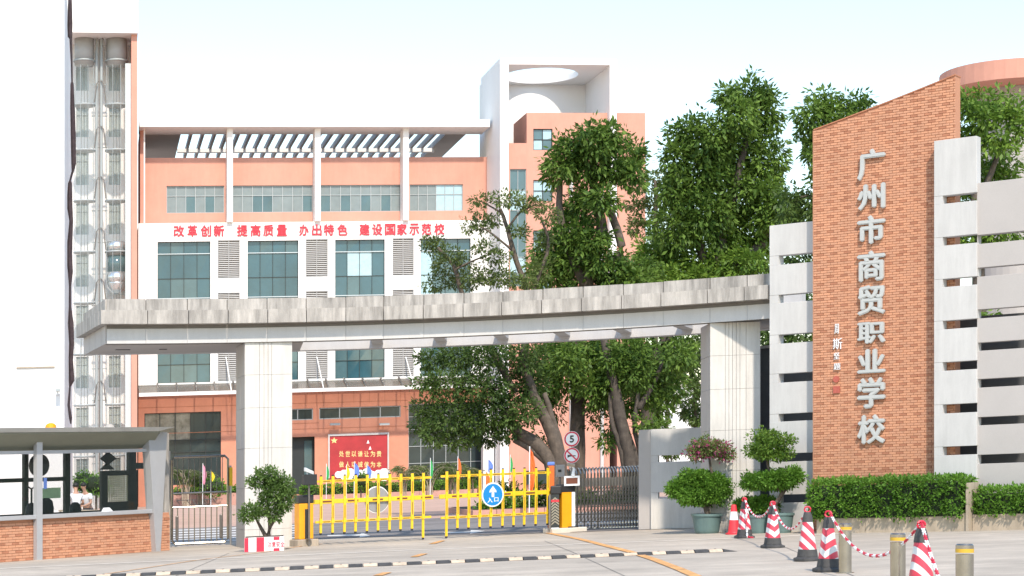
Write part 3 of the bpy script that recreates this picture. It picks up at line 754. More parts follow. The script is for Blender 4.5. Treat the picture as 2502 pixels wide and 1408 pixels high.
# solid cores
arcbox(263, 1884, .03, .50, zb0 + .01, zt1 - .03, steps=17).build('front_beam_core', 'stonecore', gate, world=True)
arcbox(262, 1884, .03, .50, zs + .006, zb0 + .009, steps=17).build('front_beam', 'stonecore', gate, world=True)
arcbox(262, 1884, CD - .5, CD, zs + .005, zt1 - .035, steps=17).build('back_beam', 'stonebeam', gate, world=True)
arcbox(262, 742, .501, CD - .501, zs, zt1 - .4, steps=6).build('canopy_slab', 'slabpink', gate, world=True)
for x in (905, 1050, 1190, 1330, 1470, 1610, 1760):
    arcbox(x, x + 26, .501, CD - .501, zs + .12, zb0).build('cross_tie', 'stonebeam', gate, world=True)
arcbox(1740, 1884, .501, CD - .501, zs + .02, zb0, steps=2).build('canopy_slab', 'slabpink', gate, world=True)
for k in range(len(joints) - 1):
    a, b = joints[k] + 1.3, joints[k + 1] - 1.3
    j = R.uniform(-.006, .006)
    arcbox(a, b, -.0 + j, .08 + j, zt0 + .012, zt1 - R.uniform(0, .012)).build('top_panel', 'stone', gate, world=True)
    a2, b2 = joints[k] + .9, joints[k + 1] - .9
    if k == 0: a2 = 242
    arcbox(a2, b2, -.34 + j, .06, zb0, zb1 - .004).build('brim_panel', 'stone', gate, world=True)
    arcbox(max(joints[k], 260) + .3, joints[k + 1] - .3, .0 + j * .5, .045, zs, zb0 - .09).build('fascia_panel', 'stonebeam', gate, world=True)
# left end panels run back from the front corner
for k in range(4):
    a, b = -.3 + (CD + .3) * k / 4 + .012, -.3 + (CD + .3) * (k + 1) / 4 - .012
    arcbox(241.5, 263, max(a, .07), b, zb0 + .002, zb1 - .006).build('brim_panel', 'stone', gate, world=True)
    arcbox(258, 264, max(a, .09), b, zt0 + .012, zt1 - .006).build('top_panel', 'stone', gate, world=True)
    arcbox(258.5, 261.9, max(a, .06), b, zs + .002, zb0 - .004).build('fascia_panel', 'slabpink', gate, world=True)  # shade of the unlit left end painted in as darker granite
# two recessed lamps in the soffit
for x in (308, 410):
    arcbox(x, x + 34 if x < 400 else x + 18, 1.9, 2.08, zs - .012, zs - .001).build('soffit_lamp', 'darkframe', gate, world=True)
# pillars clad in panels
def pillar(px0, px1, deg, off, depth, strips, label):
    p = arc(px0, off); fr_ = Frame(px0, p.y, deg)
    w_ = fr_.u(px1)
    core = MB().box(.03, w_ - .03, .03, depth, -.1, zs - .004).build('pillar', 'stonecore', gate, fr_); core['label'] = label
    rows = [0, .45, 1.45, 2.42, 3.4, 4.2, zs - .006]
    cu = [0] + [fr_.u(x) for x in strips] + [w_]
    for i in range(len(rows) - 1):
        for j in range(len(cu) - 1):
            g_ = .004
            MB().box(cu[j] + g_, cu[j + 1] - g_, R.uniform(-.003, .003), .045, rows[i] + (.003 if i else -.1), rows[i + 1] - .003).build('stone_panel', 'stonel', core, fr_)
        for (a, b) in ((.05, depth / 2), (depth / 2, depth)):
            MB().box(R.uniform(-.002, .002), .045, a + g_, b - g_, rows[i] + (.003 if i else -.1), rows[i + 1] - .003).build('stone_panel', 'slabpink', core, fr_)  # left side's shade is in the colour: darker than the front panels
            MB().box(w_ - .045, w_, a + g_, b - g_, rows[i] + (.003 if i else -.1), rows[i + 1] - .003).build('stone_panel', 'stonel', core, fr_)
    return fr_
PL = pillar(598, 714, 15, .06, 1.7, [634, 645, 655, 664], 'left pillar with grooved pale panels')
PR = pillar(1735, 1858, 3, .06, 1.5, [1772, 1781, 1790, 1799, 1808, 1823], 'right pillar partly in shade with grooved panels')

# ------------------------------------------------------------------ sign wing: slab walls and brick sign wall
W = Frame(1988, 44.85, -32)
sw = thing('sign_wall', W.w(1.7, .15, 0), 'tall orange brick wall with silver vertical lettering and a sloping top', 'sign wall')
us_, ue_ = 0., W.u(2334)
def ztopw(u):
    t = (u - us_) / (ue_ - us_)
    ya = W.z(1988, 316); yb = W.z(2334, 181)
    return ya + (yb - ya) * (t + .10 * (t * t - t))
nseg = 14; poly = [(us_ + .012, 0), (ue_ - .012, 0)] + [(us_ + .012 + (ue_ - us_ - .024) * (1 - k / nseg), ztopw(us_ + (ue_ - us_) * (1 - k / nseg)) - .03) for k in range(nseg + 1)]
MB().prism(poly, .02, .36).build('wall_core', 'mortar', sw, W)
capm = MB()
for k in range(nseg):
    a, b = us_ + (ue_ - us_) * k / nseg, us_ + (ue_ - us_) * (k + 1) / nseg
    capm.hexa([(a, -.012, ztopw(a) - .028), (b, -.012, ztopw(b) - .028), (b, .38, ztopw(b) - .028), (a, .38, ztopw(a) - .028), (a, -.012, ztopw(a)), (b, -.012, ztopw(b)), (b, .38, ztopw(b)), (a, .38, ztopw(a))])
capm.build('coping', 'brickd', sw, W)
def brickwork(parent, fr, u0, u1, z0, zt_f, v, bw=.165, bh=.0565, limit=300, side=None, seed=3):
    rr = random.Random(seed)
    meD = shared_box('brick', bw - .010, .03, bh - .010, M['brickd'])
    light = [MB(), MB()]; extra = MB(); cnt = 0; cells = []
    nrow = int((max(zt_f(u0), zt_f(u1)) - z0) / bh)
    for r in range(nrow):
        zc = z0 + (r + .5) * bh; off = (r % 2) * bw / 2
        ncol = int((u1 - u0) / bw) + 2
        for c_ in range(-1, ncol):
            a = max(u0 + .002, u0 + c_ * bw + off + .005); b = min(u1 - .002, u0 + (c_ + 1) * bw + off - .005)
            if b - a < .025: continue
            if zc + bh / 2 > zt_f((a + b) / 2) - .03: continue
            dark = (r % 3 == (c_ * 1 + (c_ // 2)) % 3 and c_ % 2 == 0 and rr.random() < .93) or rr.random() < .015
            pr = rr.uniform(-.004, .004)
            if dark and cnt < limit and b - a > bw - .02 and zc > z0 + .5:
                s = link('brick', meD, parent); s.location = fr.w((a + b) / 2, v - .004 + pr, zc) - ORG[root_of(parent)]; s.rotation_euler.z = fr.a; cnt += 1
            else:
                (extra if dark else light[rr.random() < .4]).box(a, b, v + pr, v + .03, zc - bh / 2 + .005, zc + bh / 2 - .005)
    for m_, mbx in (('brick', light[0]), ('brickb', light[1]), ('brickd', extra)):
        if mbx.v:
            o = mbx.build('brickwork', m_, parent, fr); o['kind'] = 'stuff'
brickwork(sw, W, us_, ue_, 0.0, ztopw, -.006)
MB().box(us_ - .02, us_ - .002, .0, .36, 0, ztopw(us_) - .03).build('side_bricks', 'brick', sw, W)
chars = [('广', 365, 440), ('州', 450, 513), ('市', 527, 597), ('商', 613, 688), ('贸', 697, 770), ('职', 787, 840), ('业', 853, 912), ('学', 922, 998), ('校', 1013, 1085)]
for ch, y0, y1 in chars:
    letter('sign_character', ch, sw, W, W.rect(2098, y0, 2166, y1), -.03, .07, 'letter', .034)
for ch, x0, x1, y0, y1 in (('周', 2038, 2054, 790, 818), ('斯', 2034, 2062, 825, 856), ('坚', 2036, 2056, 860, 880), ('题', 2036, 2058, 886, 906)):
    letter('signature_character', ch, sw, W, W.rect(x0 + 3, y0 + 2, x1 - 3, y1 - 2), -.02, .03, 'signwhite', .0)
MB().disc((W.u(2044), W.z(2044, 927)), .075, -.04, -.012, 16).build('round_seal', 'sealred', sw, W)
q = W.rect(2037, 944, 2053, 961); MB().box(q[0], q[1], -.04, -.012, q[2], q[3]).build('square_seal', 'sealred', sw, W)

def slab_wall(name, label, px0, px1, ys, v0, th, post, m, base_to=0, side='left'):
    """ys: list of (top,bottom) of the solid slabs at px0, slots between; a solid post at the end"""
    t = thing(name, W.w((W.u(px0, v0) + W.u(px1, v0)) / 2, v0, 0), label, 'slab wall')
    a, b = W.u(px0, v0), W.u(px1, v0); p_ = W.u(post, v0)
    for i, (yt, yb) in enumerate(ys):
        z1 = W.z(px0, yt, v0); z0 = W.z(px0, yb, v0) if yb else -.1
        o = MB().box(a, b, v0 + R.uniform(0, .004), v0 + th, z0, z1).build('slab', m, t, W); bevel(o, .006, 1)
        if i + 1 < len(ys):
            zn = W.z(px0, ys[i + 1][0], v0)
            MB().box(a + .002, p_, v0 + .006, v0 + th - .01, zn + .002, z0 - .002).build('post_block', m, t, W)
    return t
ysL = [(552, 627), (650, 723), (743, 820), (842, 915), (937, 1013), (1032, 1110), (1130, 1210), (1230, None)]
slab_wall('slab_wall', 'pale grey slotted slab wall between right pillar and brick sign wall', 1880, 2004, ysL, .26, .3, 1902, 'slab')
ysR = [(345, 481), (501, 582), (603, 684), (704, 786), (807, 887), (908, 990), (1012, 1093), (1114, 1196), (1216, None)]
slab_wall('slab_wall', 'pale slotted slab wall overlapping the right edge of the brick sign wall', 2282, 2386, ysR, -.30, .28, 2303, 'slab')
ysS = [(448, 575), (597, 655), (677, 757), (779, 838), (858, 927), (948, 1020), (1040, 1112), (1134, 1212), (1232, None)]
slab_wall('slab_wall', 'darker warm grey slotted slab wall at the far right edge', 2387, 2570, ysS, -.22, .28, 2387.5, 'slabpink')
# the guard room behind the slotted wall
gr = thing('guard_room', W.w(-1.2, 3, 0), 'plain grey room with shade painted into its walls behind the slotted wall beside the right pillar', 'building')
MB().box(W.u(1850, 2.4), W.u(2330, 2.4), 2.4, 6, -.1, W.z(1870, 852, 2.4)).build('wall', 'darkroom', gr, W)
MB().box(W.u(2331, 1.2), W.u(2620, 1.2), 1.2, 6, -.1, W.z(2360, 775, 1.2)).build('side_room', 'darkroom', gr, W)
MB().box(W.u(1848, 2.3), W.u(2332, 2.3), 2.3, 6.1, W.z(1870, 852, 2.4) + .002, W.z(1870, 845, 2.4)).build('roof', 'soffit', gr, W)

# low wall behind the right pillar
LW = Frame(1590, 50.6, -8)
lw = thing('low_wall', LW.w(.8, .2, 0), 'low grey granite wall with slots beside the folded steel gate', 'wall')
zz = [LW.z(1650, y) for y in (1047, 1112, 1128, 1202, 1217)]
a0, a1 = 0, LW.u(1745); po = LW.u(1608)
for i, (z0, z1) in enumerate(((-.1, zz[4]), (zz[3], zz[2]), (zz[1], zz[0]))):
    bevel(MB().box(a0, a1, R.uniform(0, .004), .55, z0, z1).build('slab', 'slab' if i else 'stonel', lw, LW), .006, 1)
for z0, z1 in ((zz[4], zz[3]), (zz[2], zz[1])):
    MB().box(a0 + .003, po, .006, .54, z0 + .002, z1 - .002).build('post_block', 'slab', lw, LW)
MB().box(-.32, -.004, .1, .5, -.1, zz[0] - .002).build('end_block', 'slabpink', lw, LW)

# hedge and its planter in front of the sign wall
pw = thing('planter_wall', W.w(1.8, -.9, 0), 'long stained concrete planter wall under the clipped hedge', 'planter')
ph = W.z(2100, 1259, -1.15)
ua_, ub_ = W.u(1995, -1.15), W.u(2362, -1.15)
for k in range(3):
    a, b = ua_ + (ub_ - ua_) * k / 3, ua_ + (ub_ - ua_) * (k + 1) / 3
    MB().box(a + .003, b - .003, -1.15, -.95, -.1, ph).build('front_block', 'planter', pw, W)
MB().box(ua_, ua_ + .2, -.949, -.35, -.1, ph).build('end_block', 'planter', pw, W)
MB().box(ua_ + .2, ub_, -.949, -.36, -.1, ph - .06).build('soil', 'soil', pw, W)
MB().box(ub_ - .004, ub_ + .05, -1.2, -.5, -.1, W.z(2362, 1180, -1.15)).build('end_post', 'planter', pw, W)
def hedge(name, label, fr, u0, u1, v0, v1, z0, z1, m='leaf_hedge', leaf=.075, dens=260, cat='hedge', group=None, core=True, per=6):
    h = thing(name, fr.w((u0 + u1) / 2, (v0 + v1) / 2, z0), label, cat, group)
    T, O = [], []
    def face(n, fu, nrm):
        q = np.array([tuple(fr.w(*fu(rng.uniform(), rng.uniform()))) for _ in range(n)])
        T.append(q + rng.normal(size=q.shape) * leaf * .35); O.append(np.tile(np.array(nrm), (n, 1)))
    A = lambda a, b: int(dens * max(a * b, .02))
    fn = fr.w(0, -1, 0) - fr.w(0, 0, 0); un = fr.w(1, 0, 0) - fr.w(0, 0, 0)
    face(A(u1 - u0, z1 - z0), lambda a, b: (u0 + a * (u1 - u0), v0 + .06 * math.sin(a * 31) * math.sin(b * 9), z0 + b * (z1 - z0)), (fn.x, fn.y, 0))
    face(A(u1 - u0, v1 - v0), lambda a, b: (u0 + a * (u1 - u0), v0 + b * (v1 - v0), z1 + .03 * math.sin(a * 43)), (0, 0, 1))
    face(A(v1 - v0, z1 - z0), lambda a, b: (u0, v0 + a * (v1 - v0), z0 + b * (z1 - z0)), (-un.x, -un.y, 0))
    face(A(v1 - v0, z1 - z0), lambda a, b: (u1, v0 + a * (v1 - v0), z0 + b * (z1 - z0)), (un.x, un.y, 0))
    leaf_object('foliage', np.concatenate(T), np.concatenate(O), leaf, m, h, ORG[h], per=per, droop=.1, spread=.8, width=.55)
    if core: MB().box(u0 + .06, u1 - .06, v0 + .09, v1 - .06, z0, z1 - .07).build('dark_core', 'coresh', h, fr)  # solid dark filler box keeps the hedge opaque
    return h
hz1 = W.z(2100, 1180, -1.15)
hedge('hedge', 'dense clipped green hedge in front of the brick sign wall', W, W.u(1978, -1.2), ub_ - .08, -1.25, -.40, ph - .06, hz1 + .02)
hedge('hedge', 'short piece of clipped hedge at the far right edge of the photo', W, ub_ + .12, ub_ + 2.2, -1.0, -.36, .35, hz1 - .25)
MB_ = MB().box(ub_ + .06, ub_ + 2.4, -.95, -.33, -.1, .34).build('planter_wall', 'planter', None, W); finish(MB_, 'short concrete planter wall at the far right edge', 'planter')

# ------------------------------------------------------------------ gatehouse booth
K = Frame(70, 44.9, 52)
bt = thing('gate_booth', K.w(1.6, 0, 0), 'grey metal and glass gate booth with a brick base and flat roof', 'booth')
zsill1, zsill0 = K.z(220, 1252), K.z(220, 1262)
zroof0 = K.z(220, 1056, -.3)
ul, ur_ = K.u(-40), K.u(376); DB = 2.5
ue2 = K.u(415)
MB().box(ul, ue2, .03, .2, -.1, zsill0 - .002).build('base_core', 'mortar', bt, K)
brickwork(bt, K, K.u(-38), ue2, 0.0, lambda u: zsill0 + .02 if u < K.u(372) else zsill0 - .0, .0, bw=.19, bh=.062, seed=9)
o = MB().box(ul, K.u(368), -.12, .3, zsill0, zsill1).build('sill', 'boothgrey', bt, K); bevel(o, .01, 1)
def vpost(x0, x1, v, d, z0, z1, m, name): return MB().box(K.u(x0, v), K.u(x1, v), v, v + d, z0, z1).build(name, m, bt, K)
vpost(90, 104, -.14, .12, -.1, zroof0 - .01, 'boothgrey', 'front_post')
# slanted end panel
MB().hexa([(K.u(371), -.16, -.1), (K.u(381), -.16, -.1), (K.u(381), .1, -.1), (K.u(371), .1, -.1), (K.u(352), -.16, zroof0 - .01), (K.u(398), -.16, zroof0 - .01), (K.u(398), .1, zroof0 - .01), (K.u(352), .1, zroof0 - .01)]).build('end_panel', 'boothgrey', bt, K)
zh0, zh1 = K.z(220, 1107), K.z(220, 1099)
MB().box(ul, K.u(356), -.05, .06, zh0, zh1).build('front_rail', 'boothgrey', bt, K)
# glass panes at the front
gx = [-40, 97, 243, 362]
for a, b in zip(gx[:-1], gx[1:]):
    MB().box(K.u(a) + .03, K.u(b) - .03, .02, .032, zsill1 + .002, zh0 - .002).build('front_pane', 'glassclear', bt, K)
# roof
r0, r1 = K.u(-60, -.5), K.u(425, -.5)
o = MB().hexa([(r0, -.5, zroof0), (r1 - .5, -.5, zroof0), (r1 - .1, DB + .4, zroof0), (r0, DB + .4, zroof0), (r0, -.55, zroof0 + .10), (r1, -.55, zroof0 + .10), (r1 + .2, DB + .5, zroof0 + .10), (r0, DB + .5, zroof0 + .10)]).build('roof', 'boothroof', bt, K)
zwf = K.z(220, 1058, -.5); zwb = K.z(220, 1098, .1)
MB().hexa([(r0 + .1, -.46, zroof0 - .03), (K.u(385, -.4), -.46, zroof0 - .03), (K.u(372, .1), .15, zwb), (r0 + .1, .15, zwb), (r0 + .1, -.46, zroof0 - .003), (K.u(398, -.4), -.46, zroof0 - .003), (K.u(398, .1), .16, zroof0 - .003), (r0 + .1, .16, zroof0 - .003)]).build('soffit', 'ceiling', bt, K)
MB().box(ul, K.u(362), .17, DB, zwb + .0, zroof0 - .003).build('ceiling', 'ceiling', bt, K)
# rear wall: dark posts, rails, lattice door
zr1 = zwb - .01
for x0, x1 in ((60, 70), (160, 172), (315, 333)):
    vpost(x0, x1, DB, .1, 0, zr1, 'darkframe', 'rear_post')
MB().box(ul, K.u(331, DB), DB + .005, DB + .09, 0, K.z(220, 1248, DB)).build('rear_panel', 'darkframe', bt, K)
MB().box(ul, K.u(165, DB), DB + .006, DB + .08, K.z(130, 1176, DB), K.z(130, 1166, DB)).build('rear_rail', 'darkframe', bt, K)
MB().box(K.u(325, DB), K.u(362, DB), DB + .006, DB + .08, K.z(340, 1146, DB), K.z(340, 1131, DB)).build('rear_rail', 'darkframe', bt, K)
dz = [K.z(285, y, DB) for y in (1248, 1226, 1162, 1150)]
dd = MB().box(K.u(243, DB), K.u(258, DB), DB - .08, DB - .01, dz[0], dz[3]).box(K.u(308, DB), K.u(331, DB), DB - .08, DB - .01, dz[0], dz[3]).box(K.u(258, DB), K.u(308, DB), DB - .078, DB - .012, dz[0], dz[1]).box(K.u(258, DB), K.u(308, DB), DB - .078, DB - .012, dz[2], dz[3]).build('rear_door', 'darkframe', bt, K)
lat = MB()
for k in range(12):
    u = K.u(258, DB) + (K.u(308, DB) - K.u(258, DB)) * (k + .5) / 12; lat.box(u - .012, u + .012, DB - .06, DB - .04, dz[1], dz[2])
for k in range(13):
    z = dz[1] + (dz[2] - dz[1]) * (k + .5) / 13; lat.box(K.u(258, DB), K.u(308, DB), DB - .075, DB - .061, z - .01, z + .01)
lat.build('door_lattice', 'lattice', dd, K)
MB().box(K.u(245, DB), K.u(331, DB), DB + .005, DB + .02, dz[3], zr1).build('rear_pane', 'glassclear', bt, K)
# diamond ornament hanging
dm = MB(); ux = K.u(265, DB - .3)
dm.prism([(ux - .26, K.z(265, 1121, DB)), (ux, K.z(265, 1137, DB)), (ux + .26, K.z(265, 1121, DB)), (ux, K.z(265, 1104, DB))], DB - .3, DB - .27)
dm.prism([(ux - .24, K.z(265, 1148, DB)), (ux + .24, K.z(265, 1148, DB)), (ux, K.z(265, 1130, DB))], DB - .26, DB - .23)
finish(dm.build('hanging_ornament', 'darkframe', None, K), 'dark diamond ornament hanging in the booth above the lattice door', 'ornament')
# white interior end wall with posters
MB().box(K.u(62, DB), K.u(165, DB), DB + .02, DB + .03, K.z(120, 1248, DB) + .002, zr1).build('rear_pane', 'glassclear', bt, K)
q = K.rect(104, 1192, 148, 1218, DB); finish(MB().box(q[0], q[1], DB - .004, DB + .018, q[2], q[3]).build('poster', 'poster', None, K), 'pale green poster on the rear glass of the booth', 'poster')
q = K.rect(105, 1168, 112, 1195, .1); finish(MB().box(q[0], q[1], .06, .08, q[2], q[3]).build('notice', 'flagblue', None, K), 'narrow dark blue notice stuck to the booth glass', 'notice')
# round dark fan, seats, sill box
fz = K.z(100, 1137, .4); fu = K.u(99, .4)
fan = thing('wall_fan', K.w(fu, .4, fz), 'round dark fan behind the left front post of the booth', 'fan')
MB().disc((fu, fz), .26, .4, .5, 30).build('fan_disc', 'black', fan, K); MB().tube([(fu, .45, fz - .2), (fu - .1, .5, fz - .55)], .03, 6).build('fan_stem', 'signwhite', fan, K)
def seat(x, yt, w_, label):
    v = 1.2; u = K.u(x, v); zt_ = K.z(x, yt, v); t = thing('office_chair', K.w(u, v, 0), label, 'chair', 'dark chairs inside the booth')
    mb = MB()
    poly = [(u - w_ * .8, .55), (u + w_ * .8, .55), (u + w_, zt_ - .25), (u + w_ * .8, zt_ - .07), (u + w_ * .35, zt_), (u - w_ * .35, zt_), (u - w_ * .8, zt_ - .07), (u - w_, zt_ - .25)]
    bevel(mb.prism(poly, v, v + .1).build('backrest', 'black', t, K), .03, 2)
    MB().box(u - .25, u + .25, v - .45, v + .02, .42, .5).build('seat', 'black', t, K)
    MB().tube([(u, v - .2, .08), (u, v - .2, .42)], .03, 8).build('column', 'darksteel', t, K)
    for k in range(5):
        a = k * 1.2566; MB().tube([(u, v - .2, .08), (u + .28 * math.cos(a), v - .2 + .28 * math.sin(a), .03)], .025, 6).build('leg', 'black', t, K)
seat(80, 1229, .17, 'dark chair at the far left inside the booth'); seat(116, 1217, .21, 'tall dark chair right of the booth front post'); seat(187, 1227, .17, 'dark chair in front of the two people seen through the booth')
st = thing('pole_stand', K.w(K.u(77, 1.6), 1.6, 0), 'thin dark pole stand with a forked top at the left of the booth', 'stand')
u = K.u(77, 1.6); z1 = K.z(77, 1182, 1.6)
MB().tube([(u, 1.6, .02), (u, 1.6, z1 - .12)], .025, 8).build('pole', 'darkframe', st, K)
MB().tube([(u - .13, 1.6, z1), (u - .11, 1.6, z1 - .07), (u, 1.6, z1 - .13), (u + .11, 1.6, z1 - .07), (u + .13, 1.6, z1)], .02, 6).build('fork', 'darkframe', st, K)
MB().lathe([(.2, .0), (.2, .03), (.04, .05)], 16, (u, 1.6, 0)).build('foot', 'darkframe', st, K)
q = K.rect(250, 1242, 272, 1250, -.02); sb = MB().hexa([(q[0], -.08, zsill1 + .002), (q[1], -.08, zsill1 + .002), (q[1], .015, zsill1 + .002), (q[0], .015, zsill1 + .002), (q[0] + .06, -.05, zsill1 + .09), (q[1] - .08, -.05, zsill1 + .09), (q[1] - .08, .015, zsill1 + .09), (q[0] + .06, .015, zsill1 + .09)]).build('white_bag', 'signwhite', None, K)
finish(sb, 'small white bundle lying on the booth sill', 'bundle')
# roof beacon and dome
u = K.u(124, .3); bc = thing('roof_beacon', K.w(u, .3, zroof0 + .1), 'small amber beacon on the booth roof', 'beacon')
MB().box(u - .3, u + .55, .1, .5, zroof0 + .1, zroof0 + .125).build('base_plate', 'black', bc, K); MB().lathe([(.13, 0), (.12, .06), (.08, .1), (.03, .115)], 16, (u, .3, zroof0 + .126)).build('lens', 'amber', bc, K)
u = K.u(268, .4); dmn = thing('roof_dome', K.w(u, .4, zroof0 + .1), 'small grey dome on the booth roof', 'roof vent')
MB().lathe([(.12, 0), (.12, .03), (.1, .08), (.05, .11), (.01, .12)], 16, (u, .4, zroof0 + .1)).build('dome', 'soffit', dmn, K)
MB().lathe([(.15, 0), (.15, .02)], 16, (u, .4, zroof0 + .1)).build('flange', 'frame', dmn, K)
# narrow metal post with notice on the right of the booth
MB().box(K.u(402, .3), K.u(413, .3), .3, .5, zsill0, zroof0 - .02).build('end_column', 'stone', bt, K)
# ------------------------------------------------------------------ barrier gate
Q = Frame(740, 47.7, 27)
def barrier_fence(px0, px1, ym, hang, long_i, label, ya=1172, yb=1270):
    """boom with hanging pickets between pixel columns px0..px1; ym boom height at the middle"""
    xm = (px0 + px1) / 2
    t = thing('road_barrier', Q.w(Q.u(px0 if px0 < 1000 else px1), 0, 0), label, 'barrier', 'yellow barriers across the entrance')
    zm, z1, z0 = 1.06, Q.z(xm, ya), Q.z(xm, yb)
    a, b = Q.u(px0), Q.u(px1)
    bevel(MB().box(a, b, -.03, .03, zm - .055, zm + .055).build('boom', 'yellow', t, Q), .008, 1)
    aa, bb = Q.u(min(hang) - 13), Q.u(max(hang) + (20 if long_i else 8))
    for nm, zz_ in (('upper_rail', z1), ('lower_rail', z0)):
        o = MB().box(aa, bb, -.02, .02, zz_ - .028, zz_ + .028).build(nm, 'yellow', t, Q)
        for i in range(len(hang) - 1):
            u0, u1 = Q.u(hang[i] + 6), Q.u(hang[i + 1] - 6); MB().box(u0, u1, -.026, -.0205, zz_ - .008, zz_ + .008).build('reflector_strip', 'strip', o, Q)
    for i, x in enumerate(hang):
        u = Q.u(x); lo_ = .06 if i == long_i % len(hang) and long_i is not None else z0 - .27
        o = MB().box(u - .035, u + .035, -.05, -.031, z0 - .04, z1 + .12).box(u - .03, u + .03, -.028, .005, lo_, z0 + .1).build('picket', 'yellow', t, Q)
        MB().box(u - .008, u + .008, -.056, -.0505, zm + .12, z1 - .08).build('reflector_strip', 'strip', o, Q)
        MB().box(u - .008, u + .008, -.056, -.0505, z0 + .08, zm - .1).build('reflector_strip', 'strip', o, Q)
        MB().box(u - .025, u + .025, -.052, -.02, z1 + .121, z1 + .15).build('end_cap', 'black', o, Q)
        MB().box(u - .025, u + .025, -.03, .01, lo_ - .05, lo_).build('end_cap', 'black', o, Q)
    for k in range(5):
        u = a + (b - a) * (k + .7) / 5; MB().box(u - .14, u + .14, -.036, -.0305, zm - .02, zm + .02).build('reflector_strip', 'strip', t, Q)
    return t
LB = barrier_fence(757, 1058, 1219, [783, 812, 841, 868, 896, 923, 951, 978, 1006, 1033], -1, 'left yellow barrier carrying the blank back of a round sign')
RB = barrier_fence(1073, 1368, 1208, [1090, 1117, 1144, 1171, 1198, 1227, 1254, 1280, 1308, 1337], 0, 'right yellow barrier carrying the blue round entrance sign', 1159, 1259)
u, z = Q.u(923), Q.z(923, 1221)
sg = MB().disc((u, z), .31, .035, .05, 32).build('sign_back', 'greyplate', LB, Q); MB().disc((u, z), .335, .0505, .06, 32).build('sign_rim', 'signwhite', sg, Q)
u, z = Q.u(1200), Q.z(1200, 1209)
sg = MB().disc((u, z), .31, -.095, -.075, 36).build('entrance_sign', 'signwhite', RB, Q); sg['label'] = 'blue round sign with white arrow and two characters'
MB().disc((u, z), .275, -.101, -.0955, 36).build('sign_face', 'blue', sg, Q)
MB().prism([(u - .035, z - .06), (u + .035, z - .06), (u + .035, z + .08), (u + .095, z + .05), (u + .095, z + .10), (u, z + .22), (u - .095, z + .10), (u - .095, z + .05), (u - .035, z + .08)], -.106, -.1015).build('arrow', 'signwhite', sg, Q)
letter('sign_character', '入', sg, Q, (u - .155, u - .01, z - .20, z - .07), -.1015, .005, 'signwhite', .02)
letter('sign_character', '口', sg, Q, (u + .035, u + .155, z - .18, z - .075), -.1015, .005, 'signwhite', .02)
# left housing with camera
u0, u1 = Q.u(725), Q.u(760); um = (u0 + u1) / 2
t = LB
bevel(MB().box(u0 - .08, u1 + .1, -.28, .3, -.05, .17).build('plinth', 'planter', t, Q), .02, 1)
bevel(MB().box(u0, u1, -.17, .17, .171, 1.04).build('cabinet', 'amber', t, Q), .02, 2); MB().box(um - .04, um + .04, -.176, -.1705, .18, .9).build('dark_stripe', 'black', t, Q)
bevel(MB().box(u0 - .005, u1 + .005, -.175, .175, 1.042, 1.24).build('cap', 'black', t, Q), .02, 2)
t2 = thing('plate_camera', Q.w(um, -.35, 0), 'dark camera box with white bullet camera on a thin pole by the left barrier post', 'camera')
z = lambda y: Q.z(742, y)
MB().tube([(um, -.35, 0), (um, -.35, z(1184))], .025, 8).build('pole', 'darksteel', t2, Q)
bevel(MB().box(um - .16, um + .17, -.45, -.27, z(1186), z(1160)).build('display_box', 'black', t2, Q), .01, 1)
MB().hexa([(um - .17, -.55, z(1152)), (um + .14, -.3, z(1161)), (um + .14, -.22, z(1161)), (um - .17, -.45, z(1152)), (um - .17, -.55, z(1143)), (um + .14, -.3, z(1153)), (um + .14, -.22, z(1153)), (um - .17, -.45, z(1143))]).build('camera_body', 'signwhite', t2, Q)
MB().tube([(um - .05, -.36, z(1160)), (um - .05, -.36, z(1153))], .02, 6).build('camera_mount', 'signwhite', t2, Q)
MB().lathe([(.08, 0), (.08, .02)], 12, (um, -.35, .171)).build('foot_plate', 'darksteel', t2, Q)
# right housing
u0, u1 = Q.u(1366), Q.u(1390)
t = RB
bevel(MB().box(u0 - .35, u1 + .38, -.3, .25, -.05, .12).build('plinth', 'gutter', t, Q), .02, 1)
bevel(MB().box(u0, u1, -.16, .16, .121, 1.04).build('cabinet', 'amber', t, Q), .01, 1); MB().box(u1 + .002, u1 + .10, -.155, .16, .121, 1.04).build('side_panel', 'signwhite', t, Q)
bevel(MB().box(u0 - .01, u1 + .1, -.165, .165, 1.042, 1.25).build('cap', 'black', t, Q), .01, 1)
MB().box(u1 - .12, u1 + .15, -.24, -.17, .121, .15).build('foot_bracket', 'black', t, Q)
# speed-limit pole with display
S_ = Frame(1397, 50.9, 0)
t = thing('sign_pole', S_.w(0, 0, 0), 'post with round 5 speed limit sign, no horn sign and small display', 'sign post')
MB().tube([(0, .06, 0), (0, .06, S_.z(1397, 1056))], .03, 10).build('pole', 'darksteel', t, S_)
for nm, y in (('speed_sign', 1073), ('no_horn_sign', 1113)):
    z = S_.z(1397, y); o = MB().disc((0, z), .205, 0, .02, 36).build(nm, 'signwhite', t, S_)
    MB().disc((0, z), .195, -.004, -.0005, 36).build('red_ring', 'signred', o, S_); MB().disc((0, z), .155, -.009, -.0045, 36).build('white_face', 'signwhite', o, S_)
    if nm == 'speed_sign': letter('digit', '5', o, S_, (-.055, .06, z - .095, z + .095), -.0092, .004, 'black', .05)
    else:
        MB().prism([(-.11, z + .02), (-.05, z + .01), (.10, z - .005), (.10, z - .025), (-.05, z - .03), (-.11, z - .06)], -.013, -.0095).build('horn', 'black', o, S_)
        MB().prism([(-.125, z + .10), (-.10, z + .125), (.125, z - .10), (.10, z - .125)], -.018, -.0135).build('slash', 'signred', o, S_)
z0, z1 = S_.z(1397, 1187), S_.z(1397, 1163)
